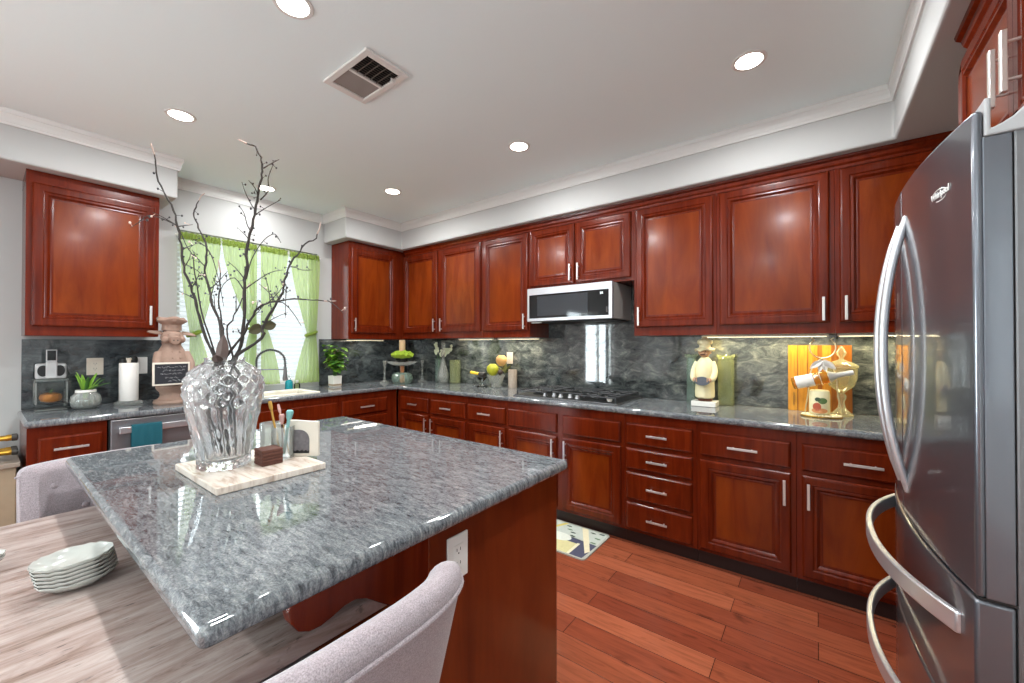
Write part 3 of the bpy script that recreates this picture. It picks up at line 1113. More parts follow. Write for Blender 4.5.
curtain('green sheer curtain panel at the end of the window nearest the pig statue', 0.965, 1.25, 1.035, 1.105, 1.43, 1.03, 1.20, 0.985, 6, 1)
curtain('green sheer curtain panel gathered to the middle from the half above the vase', 1.26, 1.532, 1.480, 1.532, 1.50, 1.40, 1.535, 0.975, 6, 2)
curtain('green sheer curtain panel gathered to the middle from the half above the faucet', 1.558, 1.80, 1.562, 1.612, 1.50, 1.562, 1.73, 0.97, 5, 3)
curtain('green sheer curtain panel at the end of the window next to the corner cabinet', 1.815, 2.11, 1.985, 2.07, 1.45, 1.86, 2.105, 0.96, 6, 4)
t = thing('curtain_bow', 'dark olive bow tied where the middle curtains meet', 'bow', (CX + 0.095, 1.545, 1.50))
for s in (-1, 1):
    bm = N()
    leaf(bm, (0, 0, 0), (0.1, s, 0.35 * s), 0.12, 0.09, 0.1, up=Vector((1, 0, 0)))
    o = obj('loop', bm, plain('bow_olive', '#3f3c26', 0.8), t, local=True)
    sm = o.modifiers.new('thick', 'SOLIDIFY')
    sm.thickness = 0.004
ko = N()
ball(ko, (0, 0, 0), 0.02)
obj('knot', ko, M['bark'], t, local=True, smooth=True)

# ------------------------------------------------------------------ island
IX0, IX1, IY0, IY1 = -2.265, -0.735, 0.20, 1.325
tag(obj('island_countertop', slab([IX0, IX1], [IY0, IY1], lambda x, y: True, CT0, CT), M['granite'], bevel=0.017, seg=5, ang=50, smooth=True, hard=True),
    'grey granite slab on the kitchen island, carrying the crystal vase', 'countertop')
t = thing('kitchen_island', 'cherry kitchen island base under the granite slab', 'island', (-1.48, 0.97, 0))
obj('body', bx(-2.22, -0.785, 0.682, 1.282, 0.02, 0.872), M['carcass'], t)
obj('end_panel', bx(-0.784, -0.768, 0.675, 1.291, 0.005, 0.872), wood('veneer', '#581c09', '#6e2a0e', '#7e3615', (4, 4, 0.8), 0.3, 0.3), t, bevel=0.002)
obj('back_panel', bx(-2.2, -0.786, 0.666, 0.681, 0.005, 0.872), M['cherry_panel'], t)
cor = [(0.680, 0.872), (0.352, 0.872), (0.346, 0.850), (0.350, 0.825), (0.362, 0.805), (0.382, 0.794), (0.405, 0.792), (0.430, 0.798),
       (0.455, 0.806), (0.480, 0.806), (0.505, 0.796), (0.535, 0.772), (0.575, 0.742), (0.62, 0.71), (0.665, 0.68), (0.680, 0.66)]
obj('corbel', prism(N(), [(y, z) for y, z in cor if True], -0.806, -0.770, 'x'), M['carcass'], t, bevel=0.004)


def outlet(label, frame, w=0.075, h=0.118, kind='duplex', m='white_plastic', gangs=1):
    """frame: function (u,v,d)->world, origin at the plate centre"""
    c = frame(0, 0, 0)
    t = thing('wall_outlet' if kind != 'switch' else 'light_switch', label, 'outlet' if kind != 'switch' else 'switch', c)

    def slabb(u0, u1, v0, v1, d0, d1):
        bm = N()
        v = [bm.verts.new(frame(u, vv, d)) for d in (d0, d1) for u, vv in ((u0, v0), (u1, v0), (u1, v1), (u0, v1))]
        for q in ((0, 1, 2, 3), (4, 5, 6, 7), (0, 1, 5, 4), (1, 2, 6, 5), (2, 3, 7, 6), (3, 0, 4, 7)):
            bm.faces.new([v[i] for i in q])
        return bm
    obj('plate', slabb(-w / 2, w / 2, -h / 2, h / 2, 0.0005, 0.006), M[m], t, bevel=0.002)
    for g in range(gangs):
        uc = (g - (gangs - 1) / 2) * 0.046
        if kind == 'switch':
            obj('rocker', slabb(uc - 0.016, uc + 0.016, -0.032, 0.032, 0.006, 0.009), M[m], t, bevel=0.002)
        else:
            obj('receptacle', slabb(uc - 0.017, uc + 0.017, -0.034, 0.034, 0.006, 0.008), M[m], t, bevel=0.002)
            for vc in (-0.018, 0.018):
                for du in (-0.0065, 0.0065):
                    obj('slot', slabb(uc + du - 0.0012, uc + du + 0.0012, vc - 0.001, vc + 0.007, 0.008, 0.0083), M['slot'], t)
                obj('slot', slabb(uc - 0.002, uc + 0.002, vc - 0.009, vc - 0.005, 0.008, 0.0083), M['slot'], t)
    return t


outlet('white outlet plate on the end panel of the island, behind the chair', lambda u, v, d: Vector((-0.768 + d, 0.772 + u, 0.776 + v)), 0.075, 0.118)
outlet('beige outlet plate on the dark splashback above the succulent', lambda u, v, d: Vector((XL + 0.020 + d, 0.503 + u, 1.185 + v)), 0.085, 0.120, m='beige_plastic')
outlet('pale switch plate on the dark splashback beside the paper towels', lambda u, v, d: Vector((XL + 0.020 + d, 0.735 + u, 1.182 + v)), 0.098, 0.125, kind='switch', gangs=2)
outlet('cream outlet plate on the splashback behind the fruit bowl', lambda u, v, d: Vector((-2.478 + u, YB - 0.022 - d, 1.205 + v)), 0.075, 0.118, m='beige_plastic')
outlet('tiny dark outlet plate on the wall between the wall cabinet and the curtain', lambda u, v, d: Vector((XL + d, 0.90 + u, 1.47 + v)), 0.045, 0.075, m='slot')

# ------------------------------------------------------------------ dining table
t = thing('dining_table', 'travertine dining table pushed under the overhang of the island', 'table', (-1.45, -0.3, 0))
obj('tabletop', bx(-2.085, -0.815, -1.35, 0.60, 0.718, 0.760), M['travertine'], t, bevel=0.010, seg=3)
obj('apron', bx(-1.95, -0.95, -1.2, 0.47, 0.66, 0.717), M['dark_wood'], t)
for y in (-0.95, 0.2):
    obj('leg', bx(-1.72, -1.20, y - 0.12, y + 0.12, 0.002, 0.659), M['dark_wood'], t, bevel=0.01)


# ------------------------------------------------------------------ upholstered chairs (local: faces +x)
def chair(label, loc, rz):
    t = thing('dining_chair', label, 'chair', loc, 'upholstered dining chairs', rz)
    NS, W2 = 28, 0.240
    btn = [(-0.15, 0.62), (0.0, 0.62), (0.15, 0.62), (-0.075, 0.75), (0.075, 0.75), (-0.15, 0.815)]
    btn = [(s * 0.085, z) for z, row in ((0.80, (-2, 0, 2)), (0.71, (-1, 1)), (0.62, (-2, 0, 2))) for s in row]

    def centre(s, z):
        x = -0.235 + 0.060 * abs(s) ** 2.8 - 0.27 * (z - 0.44)
        return x, W2 * math.sin(s * 1.25) / math.sin(1.25)

    def topz(s):
        return 0.893 - 0.004 * s * s - (0.014 * max(0, (abs(s) - 0.90) / 0.10) ** 2.2)
    bm = N()
    loops = []
    pipe_pts = []
    for i in range(NS + 1):
        s = -1 + 2 * i / NS
        e = 1e-3
        x1, y1 = centre(min(1, s + e), 0.6)
        x0, y0 = centre(max(-1, s - e), 0.6)
        tx, ty = x1 - x0, y1 - y0
        l = math.hypot(tx, ty)
        nx, ny = ty / l, -tx / l      # towards the sitter (+x)
        edge = max(0, (abs(s) - 0.88) / 0.12)
        T = 0.036 * math.sqrt(max(0.10, 1 - edge ** 2.4))
        zt = topz(s)
        zb = 0.40
        prof = []
        for k in range(13):          # inside face going up
            z = zb + (zt - T - zb) * k / 12
            d = T
            for (by, bz) in btn:
                yy = centre(s, z)[1]
                rr = ((yy - by) / 0.04) ** 2 + ((z - bz) / 0.04) ** 2
                d -= 0.016 * math.exp(-rr)
            prof.append((d, z))
        for k in range(1, 8):        # rounded rim
            a = PI * k / 8
            prof.append((T * math.cos(a) * 1.0, zt - T + T * math.sin(a)))
        for k in range(9):
            z = zt - T + (zb - zt + T) * k / 8
            prof.append((-T, z))
        ring = []
        for d, z in prof:
            cx_, cy_ = centre(s, z)
            ring.append(bm.verts.new((cx_ + nx * d, cy_ + ny * d, z)))
        loops.append(ring)
        cx_, cy_ = centre(s, zt - T)
        pipe_pts.append((cx_ - nx * (T + 0.001), cy_ - ny * (T + 0.001), zt - T - 0.004))
    m = len(loops[0])
    for a, b in zip(loops, loops[1:]):
        for k in range(m):
            bm.faces.new((a[k], a[(k + 1) % m], b[(k + 1) % m], b[k]))
    bm.faces.new(loops[0])
    bm.faces.new(loops[-1])
    back = obj('backrest', bm, M['upholstery'], t, smooth=True, local=True)
    lo, hi = pipe_pts[0], pipe_pts[-1]
    pp = [(centre(-1, z)[0] - 0.012, centre(-1, z)[1] - 0.006, z) for z in (0.42, 0.55, 0.70)] + pipe_pts + [(centre(1, z)[0] - 0.012, centre(1, z)[1] + 0.006, z) for z in (0.70, 0.55, 0.42)]
    obj('piping', tube(N(), pp, 0.0045, 8), M['upholstery'], back, smooth=True, local=True)
    for by, bz in btn:
        sv = math.asin(max(-1, min(1, by / W2 * math.sin(1.25)))) / 1.25
        x, y = centre(sv, bz)
        bb = N()
        ball(bb, (x + 0.022, y, bz), 0.012, (0.6, 1, 1))
        obj('button', bb, M['upholstery'], back, smooth=True, local=True)
    sb = N()
    prism(sb, [(-0.24, -0.17), (-0.20, -0.23), (0.20, -0.25), (0.24, -0.21), (0.24, 0.21), (0.20, 0.25), (-0.20, 0.23), (-0.24, 0.17)], 0.38, 0.475)
    obj('seat', sb, M['upholstery'], t, local=True, bevel=0.025, seg=4)
    for sx, sy in ((0.19, -0.19), (0.19, 0.19), (-0.21, -0.17), (-0.21, 0.17)):
        dx = 0.02 if sx > 0 else -0.05
        obj('leg', tube(N(), [(sx + dx, sy * 1.08, 0.001), (sx, sy, 0.385)], [0.013, 0.022], 8), M['dark_wood'], t, smooth=True, local=True)
    return t


chair('light mauve upholstered dining chair with its curved back towards the viewer, beside the island', (-0.925, 0.362, 0), PI)
chair('light mauve tufted dining chair on the far side of the travertine table', (-2.022, 0.345, 0), 0)


def text(body, size, m, parent, loc, rot, name='lettering', depth=0.0006):
    c = bpy.data.curves.new(name, 'FONT')
    c.body = body
    c.size = size
    c.align_x = 'CENTER'
    c.align_y = 'CENTER'
    c.extrude = depth
    tmp = bpy.data.objects.new(name, c)
    COL.objects.link(tmp)
    me = bpy.data.meshes.new_from_object(tmp)
    bpy.data.objects.remove(tmp)
    me.name = name
    me.materials.clear()
    me.materials.append(m)
    o = bpy.data.objects.new(name, me)
    COL.objects.link(o)
    o.parent = parent
    o.matrix_local = Matrix.Translation(Vector(loc) - org(parent)) @ rot
    return o


# ------------------------------------------------------------------ refrigerator
FY0, FY1 = 1.13, 2.04
FYM = (FY0 + FY1) / 2


def fx(y, bow=0.043, x_edge=0.237):
    u = (y - FYM) / ((FY1 - FY0) / 2)
    return x_edge - bow * (1 - u * u)


t = thing('refrigerator', 'tall stainless steel refrigerator with curved doors over two wide drawers', 'refrigerator', (0.6, FYM, 0))
fridge = t
obj('body', bx(0.2875, 0.98, FY0 + 0.003, FY1 - 0.004, 0.06, 1.735), M['steel_side'], t, bevel=0.004)
obj('plinth', bx(0.32, 0.97, FY0 + 0.01, FY1 - 0.01, 0.001, 0.06), M['black'], t)


def curved_slab(y0, y1, z0, z1, back, n=14, extra=0.0):
    bm = N()
    ys = [y0 + (y1 - y0) * i / n for i in range(n + 1)]
    prism(bm, [(fx(y) - extra, y) for y in ys] + [(back, y1), (back, y0)], z0, z1)
    return bm


def fridge_handle(d, pts, w, flat):
    return None


for y0, y1, hy in ((FY0, FYM - 0.002, FYM - 0.055), (FYM + 0.002, FY1, FYM + 0.065)):
    d = obj('door', curved_slab(y0, y1, 0.868, 1.78, 0.2505 if y0 == FY0 else 0.286), M['steel_dark'], t, smooth=True, bevel=0.006, seg=3)
    if y0 == FY0:
        obj('door_edge', bx(0.2490, 0.286, y0 + 0.0005, y1, 0.868, 1.728), M['steel_dark'], d, bevel=0.002)
    bm = N()
    n = 26
    for k in range(n + 1):
        pass
    pts = []
    for k in range(n + 1):
        u = -1 + 2 * k / n
        z = 1.315 + 0.375 * u
        off = -0.004 + 0.050 * (1 - abs(u) ** 2.2)
        pts.append((fx(hy) - off, hy, z))
    obj('handle', tube(bm, pts, [0.0105 if 1 < k < n - 1 else 0.009 for k in range(n + 1)], 10, flat=1.0), M['steel_light'], d, smooth=True)
for z0, z1, hz in ((0.578, 0.862, 0.785), (0.075, 0.572, 0.50)):
    d = obj('drawer', curved_slab(FY0, FY1, z0, z1, 0.286, 24, -0.004 + 0.006), M['steel_dark'], t, smooth=True, bevel=0.006, seg=3)
    bm = N()
    n = 30
    rows = []
    for k in range(n + 1):
        u = -1 + 2 * k / n
        y = FYM + 0.405 * u
        off = 0.000 + 0.068 * (1 - abs(u) ** 2.4)
        x = fx(y) - 0.002 - off
        h = 0.021
        rows.append([bm.verts.new(p) for p in ((x - 0.007, y, hz - h), (x + 0.008, y, hz - h), (x + 0.008, y, hz + h), (x - 0.007, y, hz + h))])
    for a, b in zip(rows, rows[1:]):
        for k in range(4):
            bm.faces.new((a[k], a[(k + 1) % 4], b[(k + 1) % 4], b[k]))
    bm.faces.new(rows[0])
    bm.faces.new(rows[-1])
    obj('handle', bm, M['steel_light'], d, smooth=True, bevel=0.003, seg=2, ang=50)
hc = N()
prism(hc, [(0.2515, 1.80), (0.2515, 1.729), (0.36, 1.729), (0.36, 1.79), (0.34, 1.795), (0.31, 1.782), (0.288, 1.757), (0.274, 1.748), (0.2600, 1.742), (0.2600, 1.80)], FY0 - 0.002, FY0 + 0.075, 'y')
obj('hinge_cover', hc, plain('hinge_grey', '#9a9999', 0.4), t, bevel=0.003)
obj('drawer_rail', bx(0.240, 0.30, FY0 + 0.004, FY1 - 0.004, 0.8625, 0.8675), M['black'], t)
ly = 1.258
sl = math.atan((fx(ly + 0.02) - fx(ly - 0.02)) / 0.04)
R = Matrix(((math.sin(sl) * -1, 0, -math.cos(sl), 0), (-math.cos(sl), 0, math.sin(sl), 0), (0, 1, 0, 0), (0, 0, 0, 1)))
text('Whirlpool', 0.021, M['white_plastic'], t, (fx(ly) - 0.0012, ly, 1.668), R, 'brand_lettering')
sw = N()
tube(sw, [(fx(ly + 0.05 * math.cos(a)) - 0.002, ly + 0.028 * math.cos(a), 1.665 + 0.013 * math.sin(a)) for a in [0.5 + 4.6 * k / 24 for k in range(25)]], 0.0011, 5)
obj('brand_swoosh', sw, M['white_plastic'], t)

# ------------------------------------------------------------------ microwave and cooktop
MX0, MX1, MYF = -1.985, -1.213, 2.845
t = thing('microwave', 'low stainless steel microwave hood mounted under the short wall cabinet', 'microwave', ((MX0 + MX1) / 2, 3.0, 1.53))
obj('body', bx(MX0 + 0.004, MX1 - 0.004, 2.885, YB - 0.026, 1.540, 1.816), plain('steel_case', '#b8b2ac', 0.3, 0.35), t, bevel=0.003)
obj('grease_filter', bx(MX0 + 0.03, MX1 - 0.03, 2.90, YB - 0.06, 1.530, 1.539), M['black'], t)
d = obj('door', bx(MX0, MX1, MYF, 2.880, 1.536, 1.817), M['steel_light'], t, bevel=0.005, seg=3)
obj('door_glass', bx(MX0 + 0.022, MX1 - 0.028, MYF - 0.0015, MYF + 0.002, 1.562, 1.760), M['black_gloss'], d, bevel=0.001)
obj('window_screen', bx(MX0 + 0.105, MX1 - 0.20, MYF - 0.0025, MYF - 0.001, 1.580, 1.745), plain('screen_grey', '#2d3034', 0.04, 0, 0.6), d)
RB = Matrix(((1, 0, 0, 0), (0, 0, -1, 0), (0, 1, 0, 0), (0, 0, 0, 1)))
text('88', 0.026, M['digit'], d, (MX1 - 0.085, MYF - 0.0025, 1.732), RB, 'clock_digits', 0.0003)
for z in (1.59, 1.605, 1.62):
    obj('touch_mark', bx(MX1 - 0.046, MX1 - 0.038, MYF - 0.0022, MYF - 0.0014, z, z + 0.004), M['grey_plastic'], d)
obj('task_light', bx(MX0 + 0.03, MX0 + 0.12, MYF + 0.02, MYF + 0.05, 1.523, 1.5295), M['white_plastic'], t)

KX0, KX1, KY0, KY1 = -2.02, -1.115, 2.690, 3.20
t = thing('cooktop', 'black gas cooktop with cast iron grates set into the granite worktop', 'cooktop', ((KX0 + KX1) / 2, 2.95, CT))
obj('tray', bx(KX0, KX1, KY0, KY1, CT + 0.0005, CT + 0.010), M['steel_side'], t, bevel=0.003)
obj('burner_plate', bx(KX0 + 0.008, KX1 - 0.008, KY0 + 0.008, KY1 - 0.008, CT + 0.0102, CT + 0.013), M['black'], t)
gw = (KX1 - KX0 - 0.04) / 3
for g in range(3):
    x0 = KX0 + 0.02 + gw * g + 0.003
    x1 = x0 + gw - 0.006
    y0, y1 = KY0 + (0.115 if g == 1 else 0.03), KY1 - 0.03
    bm = N()
    zt = CT + 0.045
    for q in ((x0, y0, x1, y0), (x1, y0, x1, y1), (x1, y1, x0, y1), (x0, y1, x0, y0)):
        tube(bm, [(q[0], q[1], zt), (q[2], q[3], zt)], 0.006, 6)
    xm, ym = (x0 + x1) / 2, (y0 + y1) / 2
    for cy in ((y0 * 3 + y1) / 4, (y0 + y1 * 3) / 4) if g != 1 else (ym,):
        for a in range(4):
            an = PI / 4 + a * PI / 2
            tube(bm, [(xm + 0.03 * math.cos(an), cy + 0.03 * math.sin(an), zt), (xm + 0.105 * math.cos(an), cy + 0.105 * math.sin(an), zt)], 0.005, 6)
        tube(bm, [(x0, cy, zt), (xm - 0.05, cy, zt)], 0.005, 6)
        tube(bm, [(x1, cy, zt), (xm + 0.05, cy, zt)], 0.005, 6)
    if g != 1:
        tube(bm, [(x0, ym, zt), (x1, ym, zt)], 0.005, 6)
    for px, py in ((x0, y0), (x1, y0), (x1, y1), (x0, y1)):
        tube(bm, [(px, py, CT + 0.0132), (px, py, zt)], 0.006, 6)
    obj('grate', bm, M['iron'], t, smooth=True)
    for cy in ((y0 * 3 + y1) / 4, (y0 + y1 * 3) / 4) if g != 1 else (ym,):
        obj('burner', lathe(N(), [(0, 0.0135), (0.05, 0.0135), (0.05, 0.022), (0.036, 0.026), (0.036, 0.033), (0, 0.034)], 20, (xm, cy, CT)), M['black'], t, smooth=True)
for k in range(5):
    x = -1.745 + 0.072 * k
    bm = lathe(N(), [(0, 0.0135), (0.020, 0.0135), (0.019, 0.020), (0.014, 0.024), (0.013, 0.040), (0, 0.042)], 16, (x, KY0 + 0.065 + (0.02 if k % 2 else 0), CT))
    obj('knob', bm, M['steel_light'], t, smooth=True)
tag(obj('salt_dish', lathe(N(), [(0, 0.0), (0.014, 0.0), (0.02, 0.012), (0.022, 0.028), (0.018, 0.028), (0.012, 0.008), (0, 0.006)], 18, (-1.195, KY0 + 0.06, CT + 0.0135)), M['white_ceramic'], smooth=True),
    'tiny white dish at the front corner of the cooktop', 'dish')

# ------------------------------------------------------------------ lights under the wall cabinets
def under_light(a0, a1, wall, label, power, color):
    c = (a0 + a1) / 2
    if wall == 'back':
        loc, r = (c, YB - 0.12, 1.404), 0
        sx, sy = a1 - a0, 0.03
    else:
        loc, r = (XL + 0.16, c, 1.397), 0
        sx, sy = 0.03, a1 - a0
    t = thing('under_cabinet_light', label, 'light', loc)
    obj('housing', box(N(), -sx / 2, sx / 2, -sy / 2, sy / 2, -0.012, -0.0005), M['white_plastic'], t, local=True, bevel=0.002)
    obj('diffuser', box(N(), -sx / 2 + 0.01, sx / 2 - 0.01, -sy / 2 + 0.004, sy / 2 - 0.004, -0.0135, -0.0122), M['bar_lamp'], t, local=True)
    area('bar_lamp', (0, 0, -0.015), (0, 0, 0), sx * 0.95, sy * 0.6, power, color, t)


WARM = (1.0, 0.86, 0.52)
under_light(-0.66, 0.06, 'back', 'warm light bar under the wide wall cabinet above the chef figurine', BAR_POWER, WARM)
under_light(0.10, 0.90, 'back', 'warm light bar under the wall cabinet above the glass compote', BAR_POWER, WARM)
under_light(-3.10, -2.62, 'back', 'light bar under the two-door corner wall cabinet', BAR_POWER * 0.45, (1, 0.93, 0.78))
under_light(-2.55, -2.06, 'back', 'light bar under the wall cabinet beside the microwave', BAR_POWER * 0.6, (1, 0.93, 0.75))
under_light(2.35, 2.80, 'left', 'light bar under the corner cabinet over the potted plant', BAR_POWER * 0.35, (1, 0.95, 0.85))

# ------------------------------------------------------------------ kitchen mat: printed farm-kitchen picture
t = thing('kitchen_mat', 'printed kitchen mat lying in front of the cooktop cabinet', 'mat', (-1.65, 2.47, 0))
bm = N()
x0, x1, y0, y1, r = -2.10, -1.152, 2.262, 2.672, 0.03
poly = []
for cx, cy, a0 in ((x1 - r, y1 - r, 0), (x0 + r, y1 - r, 90), (x0 + r, y0 + r, 180), (x1 - r, y0 + r, 270)):
    for k in range(5):
        a = math.radians(a0 + 22.5 * k)
        poly.append((cx + r * math.cos(a), cy + r * math.sin(a)))
obj('mat_base', prism(bm, poly, 0.001, 0.009), plain('mat_edge', '#b5b3a6', 0.85, noise=0.15, nscale=80), t)
Z = 0.0092


def patch(name, poly, color, k=0):
    obj(name, prism(N(), poly, Z + 0.0002 * k, Z + 0.0002 * k + 0.0002), plain(name, color, 0.85, noise=0.12, nscale=60), t)


def ell(cx, cy, a, b, n=20):
    return [(cx + a * math.cos(2 * PI * k / n), cy + b * math.sin(2 * PI * k / n)) for k in range(n)]


patch('print_leaf_field', [(-1.80, 2.50), (-1.165, 2.47), (-1.165, 2.655), (-1.80, 2.655)], '#c3c9bd', 1)
patch('print_navy_field', [(-1.50, 2.275), (-1.175, 2.275), (-1.165, 2.47), (-1.50, 2.50)], '#4e4f62', 1)
patch('print_cream_field', [(-2.08, 2.275), (-1.285, 2.275), (-1.285, 2.42), (-2.08, 2.42)], '#d6cd96', 2)
patch('print_cream_edge', [(-1.285, 2.275), (-1.265, 2.275), (-1.265, 2.43), (-1.285, 2.43)], '#e6dfc0', 3)
patch('print_plate', ell(-1.44, 2.45, 0.095, 0.055), '#dfe2d4', 3)
patch('print_gold_bar', [(-1.58, 2.50), (-1.50, 2.655), (-1.47, 2.655), (-1.55, 2.50)], '#d3c268', 2)
patch('print_spoon', [(-1.365, 2.655), (-1.315, 2.655), (-1.168, 2.375), (-1.185, 2.335)], '#e7dcb8', 4)
for k, (cx, cy) in enumerate(((-1.45, 2.62), (-1.42, 2.575), (-1.38, 2.545), (-1.26, 2.62), (-1.20, 2.56), (-1.20, 2.635), (-1.36, 2.50), (-1.20, 2.49))):
    patch('print_olive', ell(cx, cy, 0.022, 0.008, 10), ('#3c4a37', '#5d7a58', '#2f3a34')[k % 3], 5)

# ------------------------------------------------------------------ island centrepiece: tray, vase, branches, small things
TZ = CT + 0.022
tag(obj('serving_tray', bx(-1.735, -1.345, 0.405, 0.722, CT + 0.0005, TZ), M['tray_stone'], bevel=0.003, seg=2),
    'cream travertine tray on the island under the crystal vase', 'tray')
VX, VY = -1.585, 0.500
prof = [(0.0, 0.0), (0.083, 0.0), (0.089, 0.006), (0.086, 0.016), (0.085, 0.030), (0.090, 0.06), (0.102, 0.12), (0.118, 0.18), (0.128, 0.225), (0.131, 0.255), (0.128, 0.285),
        (0.116, 0.312), (0.096, 0.330), (0.076, 0.340), (0.066, 0.347), (0.064, 0.354), (0.068, 0.360), (0.061, 0.361), (0.058, 0.352), (0.060, 0.344), (0.086, 0.330),
        (0.108, 0.308), (0.120, 0.283), (0.123, 0.255), (0.120, 0.225), (0.110, 0.18), (0.094, 0.12), (0.082, 0.065), (0.076, 0.035), (0.06, 0.024), (0.0, 0.022)]


def fine(pr, step):
    out = [pr[0]]
    for a, b in zip(pr, pr[1:]):
        l = math.hypot(b[0] - a[0], b[1] - a[1])
        n = max(1, int(l / step))
        for k in range(1, n + 1):
            out.append((a[0] + (b[0] - a[0]) * k / n, a[1] + (b[1] - a[1]) * k / n))
    return out


prof = [(r * 0.86, z) for r, z in prof]
outer = fine(prof[:17], 0.0045)
inner = fine(prof[16:], 0.012)
NO = len(outer)


def cut(th, r, z):
    if r < 0.05 or z < 0.018 or z > 0.338:
        return r, z
    up = min(1, max(0, (z - 0.15) / 0.12))
    k = 15
    a, b = math.cos(th * k + z * 130), math.cos(th * k - z * 130)
    d = -max(a, b)
    fl = math.cos(th * 16 + z * 22) * (0.8 + 0.3 * math.sin(z * 120))
    return r + (0.0050 * d * up + 0.0040 * fl * (1 - up)) * min(1, (0.345 - z) / 0.03), z


bm = lathe(N(), outer, 144, (VX, VY, TZ + 0.0005), closed=False, fn=cut)
lathe(bm, inner, 144, (VX, VY, TZ + 0.0005), closed=False)
bmesh.ops.remove_doubles(bm, verts=bm.verts, dist=1e-5)
tag(obj('crystal_vase', bm, M['crystal'], smooth=True), 'large cut crystal vase holding bare branches on the island tray', 'vase')

BR = {
 'A': [(-1.655, 0.324, 1.961), (-1.656, 0.332, 1.92), (-1.658, 0.337, 1.884), (-1.657, 0.347, 1.84), (-1.642, 0.369, 1.786), (-1.638, 0.381, 1.74), (-1.64, 0.391, 1.678), (-1.644, 0.398, 1.631), (-1.646, 0.406, 1.577), (-1.639, 0.421, 1.526), (-1.636, 0.431, 1.487), (-1.635, 0.441, 1.432), (-1.627, 0.461, 1.355), (-1.622, 0.482, 1.292), (-1.622, 0.482, 1.25), (-1.631, 0.4751, 1.12), (-1.643, 0.4659, 0.972)],
 'B': [(-1.762, 0.485, 1.883), (-1.773, 0.471, 1.845), (-1.775, 0.463, 1.807), (-1.76, 0.468, 1.77), (-1.738, 0.477, 1.725), (-1.716, 0.485, 1.685), (-1.71, 0.481, 1.63), (-1.704, 0.477, 1.583), (-1.683, 0.483, 1.53), (-1.663, 0.488, 1.477), (-1.631, 0.499, 1.407), (-1.613, 0.5, 1.339), (-1.62, 0.507, 1.292), (-1.62, 0.507, 1.25), (-1.6284, 0.5076, 1.12), (-1.6396, 0.5084, 0.972)],
 'C': [(-1.548, 0.528, 2.027), (-1.522, 0.549, 2.016), (-1.505, 0.561, 2.003), (-1.492, 0.571, 1.973), (-1.49, 0.574, 1.935), (-1.49, 0.574, 1.902), (-1.498, 0.568, 1.855), (-1.504, 0.564, 1.811), (-1.512, 0.558, 1.76), (-1.523, 0.551, 1.71), (-1.531, 0.545, 1.659), (-1.532, 0.545, 1.608), (-1.537, 0.541, 1.558), (-1.537, 0.542, 1.49), (-1.541, 0.54, 1.406), (-1.549, 0.535, 1.339), (-1.578, 0.536, 1.292), (-1.578, 0.536, 1.25), (-1.5738, 0.5453, 1.12), (-1.5682, 0.5577, 0.972)],
 'D': [(-1.422, 0.738, 1.77), (-1.425, 0.725, 1.721), (-1.45, 0.702, 1.698), (-1.469, 0.68, 1.658), (-1.482, 0.662, 1.621), (-1.486, 0.647, 1.566), (-1.484, 0.64, 1.523), (-1.493, 0.624, 1.484), (-1.508, 0.605, 1.442), (-1.518, 0.587, 1.397), (-1.511, 0.584, 1.363), (-1.56, 0.518, 1.292), (-1.56, 0.518, 1.25), (-1.5504, 0.5219, 1.12), (-1.5376, 0.5271, 0.972)],
 'E': [(-1.265, 0.704, 1.483), (-1.306, 0.672, 1.486), (-1.353, 0.636, 1.49), (-1.398, 0.603, 1.486), (-1.433, 0.578, 1.48), (-1.466, 0.557, 1.461), (-1.497, 0.542, 1.421), (-1.525, 0.532, 1.372), (-1.56, 0.494, 1.292), (-1.56, 0.494, 1.25), (-1.5504, 0.4907, 1.12), (-1.5376, 0.4863, 0.972)],
 'F': [(-1.603, 0.574, 1.551), (-1.607, 0.551, 1.478), (-1.615, 0.53, 1.425), (-1.62, 0.516, 1.39), (-1.604, 0.538, 1.292), (-1.604, 0.538, 1.25), (-1.6064, 0.5461, 1.12), (-1.6096, 0.5569, 0.972)],
 'H': [(-1.524, 0.463, 1.604), (-1.536, 0.47, 1.549), (-1.555, 0.473, 1.485), (-1.565, 0.482, 1.428), (-1.573, 0.49, 1.372), (-1.588, 0.477, 1.292), (-1.588, 0.477, 1.25), (-1.5868, 0.4686, 1.12), (-1.5852, 0.4574, 0.972)],
}
